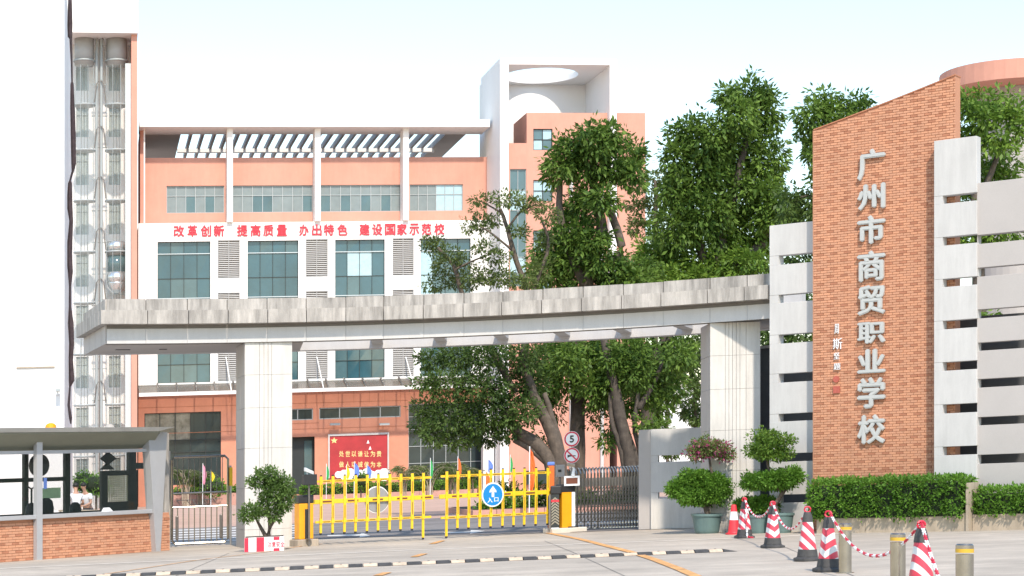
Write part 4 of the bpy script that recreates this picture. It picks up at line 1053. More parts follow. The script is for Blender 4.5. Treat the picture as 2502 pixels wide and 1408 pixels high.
o = MB().box(-.2, .2, -.12, .02, z0, z1).build('display', 'signwhite', t, S_); MB().box(-.15, .15, -.126, -.1205, z0 + .05, z1 - .05).build('display_screen', 'strip', o, S_)
MB().tube([(.03, -.1, z1), (.05, -.1, z1 + .18), (0, -.14, z1 + .27)], [.05, .03, .03], 8).build('camera_arm', 'signwhite', t, S_)
MB().tube([(-.13, -.16, z1 + .3), (.07, -.14, z1 + .27)], .045, 10).build('bullet_camera', 'planter', t, S_)
# folded steel gate
E = Frame(1398, 52.2, -4)
t = thing('folding_gate', E.w(1, 0, 0), 'folded stainless steel sliding gate against the low granite wall', 'sliding gate')
nS = 25; ue = E.u(1586); zg = 1.56
secs = []
for k in range(nS):
    u = ue * (k / (nS - 1)) ** .88
    pts = [(u, 0, .03), (u, 0, zg - .06), (u - .015, .04, zg), (u - .045, .13, zg + .075), (u - .07, .25, zg + .09), (u - .1, .38, zg + .04), (u - .11, .42, zg - .05), (u - .11, .42, .03)]
    o = MB().tube(pts, .023, 6).build('gate_section', 'steel', t, E); secs.append(u)
    if k % 2 == 0 or k > 8:
        MB().lathe([(.02, -.02), (.05, -.015), (.05, .015), (.02, .02)], 12, (u, -.03, .05)).build('wheel', 'silver', o, E)
        MB().lathe([(.012, 0), (.03, .03), (.03, .07), (.008, .11)], 10, (u, -.02, .12)).build('wheel_cover', 'silver', o, E)
for k in range(nS - 1):
    a, b = secs[k], secs[k + 1]; m2 = MB()
    for j in range(6):
        z0 = .2 + j * .2
        m2.box(a - .03, b - .03, .18, .2, z0, z0 + .03); m2.hexa([(a - .02, .1, z0), (a, .1, z0), (a, .115, z0), (a - .02, .115, z0), (b - .02, .1, z0 + .2), (b, .1, z0 + .2), (b, .115, z0 + .2), (b - .02, .115, z0 + .2)])
    m2.box(a + .02, b - .02, .05, .07, 1.15, 1.38)
    m2.build('lattice', 'darksteel', t, E)
# drive unit at the head of the folding gate
D = Frame(1340, 50.6, -4)
t = thing('gate_drive', D.w(.14, 0, 0), 'grey wheeled drive unit at the head of the folded steel gate', 'gate drive')
u1 = D.u(1366)
bevel(MB().box(0, .07, 0, .5, .05, 1.0).build('front_panel', 'darksteel', t, D), .015, 1)
ch = MB()
for k in range(9):
    z0 = .2 + k * .075
    ch.prism([(.075, z0), (.17, z0 + .08), (.17, z0 + .125), (.075, z0 + .045)], -.006, .0); ch.prism([(.172, z0 + .08), (u1, z0), (u1, z0 + .045), (.172, z0 + .125)], -.006, .0)
MB().box(.072, u1, .002, .5, .14, 1.0).build('cabinet', 'darkframe', t, D); ch.build('chevron_plates', 'steel', t, D)
MB().box(.075, u1, -.008, .0, .08, .14).build('white_strip', 'signwhite', t, D)
MB().box(.075, u1, -.009, -.0065, .80, .86).build('red_strip', 'conered', t, D)
for v in (.08, .4): MB().lathe([(.05, -.03), (.05, .03)], 12, (.12, v, .05)).build('wheel', 'black', t, D)
bevel(MB().box(.05, u1 + .06, -.02, .45, 1.002, 1.22).build('motor_head', 'black', t, D), .03, 2)
D2 = Frame(1338, 53.2, -4)
t = thing('orange_post', D2.w(.08, 0, 0), 'short orange post with a dark cap behind the gate drive', 'post')
zq = D2.z(1346, 1138); bevel(MB().box(0, D2.u(1354), 0, .17, 0, zq).build('body', 'flagorange', t, D2), .02, 2); bevel(MB().box(-.01, D2.u(1354) + .01, -.01, .18, zq + .001, zq + .1).build('cap', 'flagblue', t, D2), .03, 2)
D3 = Frame(1358, 51.8, -4)
t = thing('control_box', D3.w(.1, 0, 0), 'grey control box on a thin post beside the no horn sign', 'control box')
za, zb2 = D3.z(1368, 1166), D3.z(1368, 1136)
bevel(MB().box(0, D3.u(1379), 0, .12, za, zb2).build('box', 'slabpink', t, D3), .01, 1); MB().box(.06, .15, -.006, -.001, za + .13, za + .2).build('label_plate', 'black', t, D3); MB().tube([(.1, .06, 0), (.1, .06, za)], .03, 8).build('post', 'darksteel', t, D3)

# ------------------------------------------------------------------ steel pedestrian gate on the left
N_ = Frame(420, 50.6, 14)
t = thing('pedestrian_gate', N_.w(.7, 0, 0), 'stainless steel pedestrian gate between the booth and the left pillar', 'gate')
a, b = 0, N_.u(557); zt_, zb_ = N_.z(490, 1116), N_.z(490, 1327)
z = lambda y: N_.z(490, y)
MB().tube([(a, 0, zb_ + .1), (a, 0, zt_ - .06), (a + .06, 0, zt_), (b - .08, 0, zt_), (b, 0, zt_ - .08), (b, 0, zb_ + .1), (b - .08, 0, zb_), (a + .08, 0, zb_), (a, 0, zb_ + .1)], .035, 8).build('outer_frame', 'steel', t, N_)
for y in (1204, 1238): MB().tube([(a, 0, z(y)), (b, 0, z(y))], .024, 8).build('cross_rail', 'steel', t, N_)
for k in range(1, 10):
    u = a + (b - a) * k / 10
    MB().tube([(u, 0, zb_), (u, 0, z(1238))], .016, 6).build('bar', 'steel', t, N_); 
    if k % 1 == 0: MB().tube([(u, 0, z(1204)), (u, 0, zt_)], .011, 6).build('bar', 'darksteel', t, N_)
for k in range(2): 
    for s0 in (0, 1): 
        u = a + .12 + k * .26 + s0 * (b - a - .76); MB().tube([(u, 0, z(1221)), (u + .12, 0, z(1236)), (u + .24, 0, z(1221)), (u, 0, z(1221))], .012, 5).build('v_ornament', 'darksteel', t, N_)
um = (a + b) / 2; MB().tube([(um + .17 * math.cos(math.pi * k / 10), 0, z(1221) - .16 * math.sin(math.pi * k / 10)) for k in range(11)], .012, 5).build('arc_ornament', 'darksteel', t, N_)
for u in (a + .13, b - .18): bevel(MB().box(u - .04, u + .04, -.045, .045, z(1318), z(1258)).build('lock_box', 'darksteel', t, N_), .03, 2)
MB().box(a - .09, a - .04, -.05, .05, 0, z(1100)).box(b + .045, b + .09, -.05, .05, 0, z(1140)).build('gate_post', 'stone', t, N_)
MB().box(b + .03, b + .11, -.08, -.055, z(1190), z(1145)).build('yellow_tape', 'yellow', t, N_)

# ------------------------------------------------------------------ speed bump
pa, pb = GP(-60, 1424), GP(1798, 1347)
Hh = Frame(-60, pa.y, math.degrees(math.atan2(pb.y - pa.y, pb.x - pa.x))); Ltot = math.hypot(pb.x - pa.x, pb.y - pa.y)
t = thing('speed_bump', Hh.w(Ltot / 2, 0, 0), 'long low speed bump of alternating black and cream rubber blocks', 'speed bump')
nseg = 52
for k in range(nseg):
    a, b = Ltot * k / nseg + .006, Ltot * (k + 1) / nseg - .006
    dz_ = R.uniform(-.004, .004); s1 = .16 if k < nseg - 1 else .04
    mb = MB().hexa([(a, -.17, .004), (b, -.17, .004), (b, .17, .004), (a, .17, .004), (a, -.08, .055 + dz_), (b - (0 if k < nseg - 1 else .25), -.08, .055 + dz_), (b - (0 if k < nseg - 1 else .25), .08, .055 + dz_), (a, .08, .055 + dz_)])
    o = mb.build('rubber_block', 'rubber' if k % 2 else 'rubberwhite', t, Hh); bevel(o, .008, 1)
    if k % 2 == 0: MB().lathe([(.022, .0), (.022, .006)], 8, ((a + b) / 2, -.03, .056 + dz_)).build('bolt', 'rubber', o, Hh)

# ------------------------------------------------------------------ cones, bollards, chains
def cone(name, label, loc, kind, rz=0, ht=1.0):
    t = thing(name, loc, label, 'traffic cone', 'traffic cones by the sign wall', rz)
    if kind == 'red':
        MB().lathe([(.19, .0), (.19, .025), (.15, .035), (.135, .06), (.06, .66), (.05, .68), (.045, .68)], 24).build('body', 'conered', t, smooth=False)
        MB().lathe([(.104, .33), (.078, .52)], 24).build('white_band', 'signwhite', t); return t
    b = MB()
    bevel(b.lathe([(.235, 0), (.235, .045), (.185, .06), (.172, .075)], 8).build('base', 'rubber', t), .008, 1)
    MB().lathe([(.168, .074), (.15, .19)], 24).build('skirt', 'rubber', t, smooth=False)
    MB().lathe([(.146, .19), (.083, .63)], 28).build('striped_sleeve', kind, t)
    MB().lathe([(.088, .631), (.078, .70), (.06, .77), (.05, .79)], 20).build('top', 'rubber', t)
    ring = [(.05 * math.cos(k * math.pi / 6), 0, .83 + .045 * math.sin(k * math.pi / 6)) for k in range(13)]
    MB().tube(ring, .014, 6).build('ring', 'signred', t)
    return t
CN = [('red', 1793, 1306, 'plain red cone with one white band next to the potted plants', 0), ('cone_stripes', 1819, 1315, 'striped cone just right of the plain red cone', .0), ('cone_chevrons', 1888, 1339, 'chevron striped cone below the teal pot', .15),
      ('cone_stripes', 1973, 1371, 'striped cone standing alone left of the first bollard', 0), ('cone_chevrons', 2024, 1397, 'large chevron cone touching the first steel bollard', -.5), ('cone_stripes', 2251, None, 'nearest dark striped cone cut by the bottom edge', .3)]
tops = []
for kd, x, y, lb, rz in CN:
    loc = GP(x, y) if y else GX(x, 22.4)
    cone('traffic_cone', lb, loc, kd, rz); tops.append(loc + Vector((0, 0, .86)))
def bollard(x, Y, label):
    loc = GX(x, Y); t = thing('steel_bollard', loc, label, 'bollard', 'steel bollards on the pavement')
    MB().lathe([(.13, 0), (.13, .012), (.1, .014)], 24).build('base_ring', 'steel', t)
    MB().lathe([(.092, .012), (.092, .60)], 28).build('post', 'steel', t, smooth=False); MB().lathe([(.094, .615), (.094, .655)], 28).build('yellow_band', 'bandyellow', t); MB().lathe([(.092, .656), (.092, .69), (.08, .705)], 28).build('cap', 'steel', t)
bollard(2065, 27.9, 'steel bollard with yellow band right beside the large chevron cone'); bollard(2194, 23.5, 'steel bollard with yellow band left of the nearest cone')
bollard(2357, 20.0, 'steel bollard below the right end of the hedge')
def chain(label, pts):
    t = thing('chain', pts[0], label, 'chain', 'red and white plastic chains')
    # resample
    seg = []; L = 0
    for a, b in zip(pts[:-1], pts[1:]): seg.append((L, a, b)); L += (b - a).length
    n = int(L / .042); mbs = (MB(), MB())
    def at(s):
        for l0, a, b in seg:
            if s <= l0 + (b - a).length + 1e-6: return a + (b - a) * ((s - l0) / max((b - a).length, 1e-6)), (b - a).normalized()
        return pts[-1], (pts[-1] - pts[-2]).normalized()
    for i in range(n):
        c, d = at((i + .5) * .042); side = d.cross(Vector((0, 0, 1)) if abs(d.z) < .95 else Vector((1, 0, 0))).normalized(); side = side if i % 2 else d.cross(side)
        loop = [c + d * .032 * math.cos(q * math.pi / 4) + side * .016 * math.sin(q * math.pi / 4) - pts[0] for q in range(9)]
        mbs[(i // 5) % 2].tube(loop, .0075, 5)
    mbs[0].build('red_links', 'signred', t)['kind'] = 'stuff'; mbs[1].build('white_links', 'signwhite', t)['kind'] = 'stuff'
def sagline(a, b, low, n=18):
    """parabola-like drop from a to b; low = extra sag in metres"""
    return [a.lerp(b, k / n) - Vector((0, 0, low * 4 * (k / n) * (1 - k / n))) for k in range(n + 1)]
chain('chain sagging between the two cones nearest the plain red cone', sagline(tops[1], tops[2], .34))
chain('chain sagging between the cone below the teal pot and the lone striped cone', sagline(tops[2], tops[3], .42))
chain('long chain sagging past both steel bollards to the nearest cone', sagline(tops[4] - Vector((0, .12, 0)), tops[5], .50))
e = GX(2345, 18.6)
chain('chain running from the nearest cone down to the bottom right', sagline(tops[5], e + Vector((0, 0, .02)), .10))
chain('loose chain end hanging from the striped cone beside the plain red cone', [tops[1] + Vector((.01, -.18, 0)), tops[1] + Vector((.02, -.2, -.4)), tops[1] + Vector((.03, -.22, -.82)), tops[1] + Vector((.15, -.3, -.845))])

# ------------------------------------------------------------------ potted plants
def pads(t, lst, Y, m, leaf=.068, dens=900, per=8, droop=.1, width=.5):
    T, O = clump_tips(pxclumps([(*q[:4], q[4] if len(q) > 4 else R.uniform(-.12, .12)) for q in lst], Y, .9), dens)
    return leaf_object('foliage', T, O, leaf, m, t, ORG[t], per=per, droop=droop, width=width)
def stems(t, lines, Y, m='bark'):
    for pts, r0, r1 in lines:
        n = len(pts); MB().tube([P(x, y, Y + dy) for x, y, dy in [(q if len(q) > 2 else (*q, 0)) for q in pts]], [r0 + (r1 - r0) * k / (n - 1) for k in range(n)], 8, jit=.15).build('stem', m, t, world=True)
def pot(t, px, Y, r, h):
    c = GX(px, Y) - ORG[t]
    MB().lathe([(r * .74, 0), (r * .80, .05), (r * .96, h - .06), (r * 1.04, h - .055), (r * 1.04, h), (r * .93, h), (r * .9, h - .06)], 32, c).build('pot', 'teracyan', t, smooth=False)
    MB().lathe([(r * .9, h - .07), (r * .2, h - .02)], 20, c).build('soil', 'soil', t)
Y1 = 46.3
t = thing('potted_plant', GX(1727, Y1), 'teal pot with rounded green shrub below and pink flowering crown on top', 'potted plant')
pot(t, 1727, Y1, .36, .46)
stems(t, [([(1730, 1258), (1722, 1235), (1712, 1215)], .07, .04), ([(1730, 1256), (1728, 1215), (1742, 1170), (1736, 1140), (1732, 1115)], .05, .022), ([(1728, 1240), (1750, 1215)], .04, .02)], Y1)
pads(t, [(1655, 1197, 26, 18), (1690, 1190, 42, 24), (1735, 1188, 42, 24), (1765, 1195, 24, 20), (1710, 1212, 55, 20), (1700, 1163, 38, 11), (1745, 1168, 20, 10)], Y1, 'leaf_hedge')
pads(t, [(1702, 1107, 25, 18), (1722, 1092, 34, 20), (1752, 1098, 32, 18), (1775, 1110, 22, 12)], Y1, 'leaf_flower', dens=480)
Y2 = 44.7
t = thing('potted_plant', GX(1908, Y2), 'teal pot with tall tiered green tree, loose airy top, beside the slotted wall', 'potted plant')
pot(t, 1908, Y2, .30, .46)
stems(t, [([(1900, 1262), (1893, 1235), (1912, 1205), (1890, 1180), (1876, 1140), (1874, 1085)], .07, .022), ([(1905, 1210), (1930, 1190), (1942, 1175)], .035, .02), ([(1876, 1120), (1905, 1085), (1945, 1075)], .02, .008)], Y2)
pads(t, [(1838, 1178, 28, 16), (1870, 1172, 45, 18), (1910, 1168, 45, 19), (1942, 1160, 18, 16), (1890, 1184, 40, 10)], Y2, 'leaf_hedge')
pads(t, [(1868, 1066, 34, 14), (1878, 1090, 46, 16), (1848, 1104, 32, 12), (1912, 1108, 26, 12), (1908, 1074, 30, 11), (1880, 1114, 40, 9), (1935, 1076, 12, 6)], Y2, 'leaf_bright', dens=340, leaf=.07)
t = thing('potted_plant', GX(1850, 45.1), 'low round green shrub in a teal pot behind the striped cones', 'potted plant')
pot(t, 1852, 45.1, .28, .42); stems(t, [([(1852, 1275), (1850, 1245)], .05, .03)], 45.1)
pads(t, [(1820, 1235, 28, 15), (1850, 1232, 38, 17), (1880, 1238, 24, 16)], 45.1, 'leaf_hedge')
Y3 = 45.1
t = thing('potted_plant', GX(648, Y3), 'flowering green shrub in a red and white box against the left pillar', 'potted plant')
PB = Frame(597, 45.0, 6); bw_ = PB.u(694)
c0 = PB.w(0, 0, 0)
bx = MB().box(0, bw_, 0, .6, 0, .33).build('planter_box', 'signwhite', t, PB); bevel(bx, .008, 1)
for a, b, z0, z1 in ((.0, .095, 0, .33), (.27, .45, 0, .33), (.66, .80, .25, .33), (.66, .80, 0, .07)): MB().box(a + .004, b, -.004, -.0006, z0 + .003, z1 - .003).build('red_stripe', 'signred', bx, PB)
for k, chx in enumerate('注意安全'): letter('planter_character', chx, bx, PB, (.53 + k * .098, .53 + k * .098 + .085, .09, .22), -.0045, .004, 'signred', .01)
MB().box(.02, bw_ - .02, .02, .58, .33, .345).build('soil', 'soil', t, PB)
stems(t, [([(655, 1312, .3), (660, 1285, .3), (680, 1255, .2), (690, 1235, .2)], .07, .03), ([(650, 1312, .3), (635, 1285, .3), (622, 1262, .2)], .05, .02), ([(660, 1285, .3), (655, 1230, .2), (648, 1175, .2)], .045, .02), ([(665, 1275, .3), (700, 1235, .3)], .03, .015)], Y3)
pads(t, [(655, 1158, 34, 15), (630, 1178, 26, 15), (665, 1178, 24, 12), (692, 1182, 26, 15), (675, 1205, 34, 20), (705, 1205, 16, 16), (690, 1230, 26, 18), (612, 1250, 24, 20), (600, 1265, 14, 12), (635, 1245, 20, 16), (648, 1215, 18, 12), (668, 1255, 24, 18)], Y3, 'leaf_few_flower', dens=430)

# ------------------------------------------------------------------ two people beyond the booth
def skin_mesh(name, pts, edges, rad, m, parent, sub=2):
    me = bpy.data.meshes.new(name); me.from_pydata(pts, edges, []); o = bpy.data.objects.new(name, me); col.objects.link(o)
    o.modifiers.new('skin', 'SKIN'); o.modifiers.new('sub', 'SUBSURF').levels = sub; o.modifiers['sub'].render_levels = sub
    for i, r_ in enumerate(rad):
        sv = me.skin_vertices[0].data[i]; sv.radius = (r_, r_) if not isinstance(r_, tuple) else r_; sv.use_root = i == 0
    dg = bpy.context.evaluated_depsgraph_get(); dg.update(); m2 = bpy.data.meshes.new_from_object(o.evaluated_get(dg))
    bpy.data.objects.remove(o); m2.materials.clear(); m2.materials.append(M[m]); m2.polygons.foreach_set('use_smooth', [True] * len(m2.polygons))
    return link(name, m2, parent)
def person(loc, rz, label, lean, headx):
    t = thing('person', loc, label, 'person', None, rz)
    ly = -lean
    pts = [(0, 0, .95), (0, ly * .4, 1.15), (0, ly * .8, 1.38), (0, ly * .95, 1.47), (0, ly * 1.15, 1.55), (0, ly * 1.35 - .02, 1.66), (0, ly * 1.4 - .03, 1.72)]
    rad = [.13, .12, .14, .06, .06, .088, .07]; ed = [(0, 1), (1, 2), (2, 3), (3, 4), (4, 5), (5, 6)]
    def chainv(start, lst):
        i0 = start
        for p_, r_ in lst:
            pts.append(p_); rad.append(r_); ed.append((i0, len(pts) - 1)); i0 = len(pts) - 1
        return i0
    for s in (-1, 1):
        chainv(0, [((s * .1, .0, .86), .1), ((s * .11, -.02, .5), .062), ((s * .11, .02, .12), .045), ((s * .12, -.02, .04), .045), ((s * .13, -.16, .03), .035)])
        h = chainv(2, [((s * .19, ly * .8, 1.36), .06), ((s * .25, ly * .7 - .04, 1.10), .045), ((s * .16, ly * .7 - .27, 1.0), .035), ((s * .11, ly * .7 - .34, .99), .035)])
        hb = Vector(pts[h])
        for k in range(5):
            dx = (k - 2) * .018; L = (.05, .07, .078, .07, .055)[k]
            if k == 0: e = [hb + Vector((-s * .035, -.02, .025)), hb + Vector((-s * .05, -.05, .02))]
            else: e = [hb + Vector((dx, -.03, 0)), hb + Vector((dx, -.03 - L * .6, -.012)), hb + Vector((dx * .9, -.03 - L * .8, -.04))]
            chainv(h, [(tuple(q), .009) for q in e])
    skin_mesh('body', pts, ed, rad, 'skin', t)
    tp = [(0, 0, .92), (0, ly * .4, 1.15), (0, ly * .8, 1.38), (0, ly * .92, 1.45)]; tr = [.155, .15, .165, .09]; te = [(0, 1), (1, 2), (2, 3)]
    for s in (-1, 1):
        b0 = len(tp); tp += [(s * .2, ly * .8, 1.37), (s * .24, ly * .74 - .02, 1.2)]; tr += [.078, .068]; te += [(2, b0), (b0, b0 + 1)]
    skin_mesh('shirt', tp, te, tr, 'shirt', t)
    tp = [(0, 0, .98), (0, 0, .9)]; tr = [.148, .14]; te = [(0, 1)]
    for s in (-1, 1):
        b0 = len(tp); tp += [(s * .105, 0, .82), (s * .112, -.02, .5), (s * .112, .02, .1)]; tr += [.115, .08, .07]; te += [(1, b0), (b0, b0 + 1), (b0 + 1, b0 + 2)]
    skin_mesh('trousers', tp, te, tr, 'trousers', t)
    hc = Vector((0, ly * 1.38 + .0, 1.70))
    mb = MB(); mb.lathe([(.098, -.03), (.104, .02), (.09, .07), (.055, .10), (.01, .112)], 16, hc); mb.build('hair', 'hair', t, smooth=True)
    f = Vector((0, ly * 1.38 - .1, 1.655))
    MB().tube([f + Vector((0, .01, .02)), f + Vector((0, -.025, -.015)), f + Vector((0, .0, -.02))], [.008, .014, .012], 6).build('nose', 'skin', t)
    for s in (-1, 1):
        MB().lathe([(.001, -.012), (.012, 0), (.001, .012)], 8, f + Vector((s * .033, .012, .028))).build('eye', 'hair', t); MB().lathe([(.004, -.03), (.016, 0), (.004, .03)], 8, f + Vector((s * .092, .09, .01))).build('ear', 'skin', t)
    MB().box(f.x - .025, f.x + .025, f.y + .004, f.y + .012, f.z - .05, f.z - .042).build('mouth', 'redpanel', t)
person(GX(187, 68), math.radians(200), 'person in white shirt with their back turned seen through the booth', .16, 0)
person(GX(216, 68.4), math.radians(-25), 'person in white shirt looking down facing the booth', .20, 0)
cs = thing('service_counter', GX(205, 66.9), 'small table between the two people beyond the booth', 'table'); MB().box(-.8, .8, -.3, .3, .82, .87).build('table_top', 'planter', cs)
for sx in (-.74, .74):
    for sy in (-.25, .25): MB().box(sx - .03, sx + .03, sy - .03, sy + .03, 0, .82).build('leg', 'darksteel', cs)
# ------------------------------------------------------------------ trees
def tree(name, label, base_px, Y, trunks, crowns, group='banyan trees behind the gate', bark='bark', roots=0):
    """trunks: list of (pixel points, r0, r1) ; crowns: list of (clumps, material, leaf, density, droop)"""
    loc = GX(base_px, Y); t = thing(name, loc, label, 'tree', group)
    for pts, r0, r1 in trunks:
        q = [P(p_[0], p_[1], Y + (p_[2] if len(p_) > 2 else 0)) for p_ in pts]
        out = []
        for i in range(len(q) - 1):                      # smooth the limb
            for k in range(4):
                f = k / 4; a, b = q[max(i - 1, 0)], q[min(i + 2, len(q) - 1)]
                h1, h2 = (q[i + 1] - a) * .5, (b - q[i]) * .5
                c = q[i] * (2 * f ** 3 - 3 * f ** 2 + 1) + h1 * (f ** 3 - 2 * f ** 2 + f) + q[i + 1] * (-2 * f ** 3 + 3 * f ** 2) + h2 * (f ** 3 - f ** 2)
                out.append(c + Vector((R.uniform(-1, 1), R.uniform(-1, 1), 0)) * r0 * .06)
        out.append(q[-1]); n = len(out)
        MB().tube(out, [r0 + (r1 - r0) * (k / (n - 1)) for k in range(n)], 12, jit=.08).build('trunk' if r0 > .15 else 'branch', bark, t, world=True, smooth=True)
    for k, (cl, m, leaf, dens, droop) in enumerate(crowns):
        T, O = clump_tips(pxclumps(cl, Y), dens)
        leaf_object('crown', T, O, leaf, m, t, loc, per=8, droop=droop)
    return t
gyb = lambda px, Y: HY + F * ZC / Y - G * (px - HX)            # image row of the ground at that distance
# pruned banyan in the middle
Y = 82
A_top = [(1395, 365, 48, 36), (1450, 345, 60, 44), (1490, 335, 32, 30), (1535, 385, 40, 46), (1375, 405, 42, 36), (1440, 400, 58, 44), (1500, 415, 45, 34), (1550, 430, 24, 34), (1350, 425, 18, 30)]
A_mid = [(1470, 490, 38, 28), (1430, 480, 34, 50), (1400, 520, 40, 36), (1400, 570, 64, 38), (1350, 615, 50, 36), (1440, 590, 52, 36), (1400, 640, 78, 36), (1470, 640, 46, 38), (1340, 670, 50, 30), (1430, 690, 70, 30), (1520, 660, 50, 40), (1575, 660, 40, 34), (1545, 690, 60, 26)]
A_low = [(1340, 880, 38, 42), (1370, 930, 34, 50), (1330, 950, 30, 40), (1465, 860, 44, 34), (1480, 905, 46, 38), (1530, 860, 50, 36), (1520, 910, 44, 40), (1470, 960, 34, 40), (1375, 850, 50, 24), (1440, 850, 40, 24)]
A_red = [(1460, 1010, 30, 36), (1490, 1050, 26, 30), (1350, 1000, 34, 36), (1475, 960, 40, 34), (1320, 1080, 22, 24), (1560, 930, 30, 60)]
tree('banyan_tree', 'pruned banyan with a bare upright trunk just behind the speed limit sign', 1412, Y,
     [([(1414, gyb(1412, Y)), (1412, 1050), (1410, 900), (1425, 780), (1440, 660)], .32, .25), ([(1440, 670), (1470, 560), (1452, 470), (1445, 400)], .28, .14), ([(1440, 680), (1515, 620), (1500, 540), (1478, 490)], .22, .14), ([(1430, 700), (1385, 600), (1368, 520), (1368, 440)], .20, .12)],
     [(A_top, 'leaf_ficus', .265, 38, .5), (A_mid, 'leaf_ficus', .265, 38, .5), (A_low, 'leaf_ficus', .265, 38, .5), (A_red, 'leaf_dark', .18, 30, .5)])
# tall right banyan
Y = 88
Bc = [(1830, 235, 52, 40), (1872, 275, 40, 60), (1800, 290, 48, 50), (1775, 235, 26, 22), (1680, 330, 48, 42), (1730, 345, 60, 56), (1650, 395, 38, 50), (1800, 370, 80, 70), (1878, 400, 44, 80), (1700, 430, 66, 56), (1790, 470, 84, 70), (1870, 500, 44, 60), (1650, 470, 44, 44), (1720, 530, 66, 56), (1800, 570, 76, 56), (1650, 560, 50, 50), (1900, 520, 40, 50)]
Bl = [(1600, 620, 50, 40), (1660, 640, 60, 44), (1740, 650, 74, 40), (1830, 650, 64, 38), (1780, 610, 60, 40), (1560, 660, 44, 34), (1620, 680, 60, 24), (1700, 685, 70, 22), (1860, 600, 34, 40)]
Bb = [(1590, 870, 50, 44), (1640, 880, 44, 50), (1600, 940, 44, 46), (1555, 900, 40, 50), (1550, 980, 36, 40), (1600, 1000, 34, 30), (1660, 850, 44, 30), (1640, 930, 26, 40)]
tree('banyan_tree', 'tallest dense banyan left of the brick sign wall', 1585, Y,
     [([(1590, gyb(1590, Y)), (1585, 1030), (1590, 920), (1640, 800), (1720, 690)], .36, .24), ([(1720, 700), (1760, 600), (1790, 480), (1830, 320)], .34, .12), ([(1730, 680), (1850, 610), (1880, 540), (1885, 480)], .3, .16), ([(1720, 640), (1690, 520), (1680, 420)], .22, .1)],
     [(Bc, 'leaf_ficus', .28, 37, .55), (Bl, 'leaf_bright', .265, 36, .5), (Bb, 'leaf_ficus', .27, 36, .55)], bark='barkd')
Y = 80
tree('banyan_tree', 'banyan with dark ridged trunk and hanging roots beside the low granite wall', 1545, Y,
     [([(1552, gyb(1550, Y)), (1535, 1100), (1515, 1020), (1500, 940), (1484, 870), (1470, 800), (1460, 740)], .33, .08), ([(1570, gyb(1570, Y)), (1555, 1120), (1530, 1040), (1520, 980)], .12, .06), ([(1535, gyb(1535, Y)), (1520, 1110), (1495, 1030), (1490, 960)], .14, .07), ([(1585, gyb(1585, Y)), (1565, 1110), (1550, 1040), (1560, 960)], .13, .08), ([(1560, 1000), (1600, 930), (1620, 880)], .14, .06)],
     [([(1500, 880, 40, 34), (1550, 850, 40, 30), (1610, 1050, 34, 22), (1570, 1040, 22, 22), (1480, 1080, 18, 20), (1440, 900, 40, 40), (1500, 930, 44, 40), (1560, 910, 44, 40), (1620, 900, 44, 44), (1660, 870, 40, 34), (1590, 965, 36, 34), (1450, 955, 34, 34), (1390, 880, 40, 40), (1640, 950, 30, 30)], 'leaf_ficus', .22, 42, .5)], bark='barkd')
# leaning banyan on the left with a dark lower crown and an airy top
Y = 76
Tl = [(1055, 880, 46, 24), (1120, 868, 56, 30), (1190, 872, 60, 36), (1260, 880, 56, 44), (1300, 870, 40, 34), (1050, 935, 34, 22), (1100, 940, 52, 34), (1170, 950, 62, 40), (1240, 955, 60, 44), (1300, 940, 40, 50), (1040, 1005, 36, 32), (1095, 1015, 56, 42), (1165, 1020, 56, 42), (1230, 1015, 50, 40), (1285, 1010, 40, 36), (1060, 1062, 40, 24), (1120, 1075, 46, 18), (1190, 1068, 40, 22), (1240, 1055, 30, 24), (1020, 1040, 18, 22)]
Tu = [(1175, 490, 24, 12), (1165, 515, 18, 10), (1240, 487, 42, 15), (1300, 500, 44, 18), (1340, 525, 30, 18), (1170, 552, 44, 15), (1200, 535, 24, 10), (1060, 600, 30, 24), (1045, 590, 14, 16), (1100, 620, 30, 20), (1135, 640, 26, 14), (1085, 650, 36, 20), (1125, 690, 44, 18), (1190, 600, 34, 16), (1215, 630, 36, 16), (1170, 675, 40, 16), (1225, 680, 50, 18), (1280, 692, 40, 14), (1060, 695, 30, 14), (1310, 660, 36, 26), (1270, 570, 28, 14), (1330, 590, 26, 20)]
tree('banyan_tree', 'leaning banyan with low dark crown and airy top right of the red mural', 1370, Y,
     [([(1372, gyb(1370, Y)), (1350, 1140), (1310, 1085), (1265, 1055), (1230, 1000)], .34, .18), ([(1376, gyb(1376, Y)), (1365, 1120), (1345, 1050), (1310, 980), (1280, 900)], .32, .18), ([(1380, gyb(1380, Y)), (1372, 1110), (1352, 1030), (1330, 960)], .16, .10), ([(1280, 905), (1285, 800), (1290, 720), (1262, 640), (1240, 560), (1222, 510)], .17, .06), ([(1286, 760), (1310, 690), (1340, 600), (1320, 530)], .10, .04), ([(1260, 960), (1180, 820), (1130, 720), (1108, 650), (1070, 605)], .14, .05), ([(1240, 560), (1270, 520), (1310, 500)], .05, .03), ([(1250, 610), (1200, 570), (1170, 552)], .05, .03), ([(1225, 520), (1190, 500), (1170, 490)], .04, .02), ([(1110, 660), (1150, 640), (1200, 620)], .05, .02), ([(1350, 1140), (1300, 1100), (1255, 1075)], .16, .1)],
     [(Tl, 'leaf_dark', .17, 54, .25), (Tu, 'leaf_olive', .15, 52, .1)])
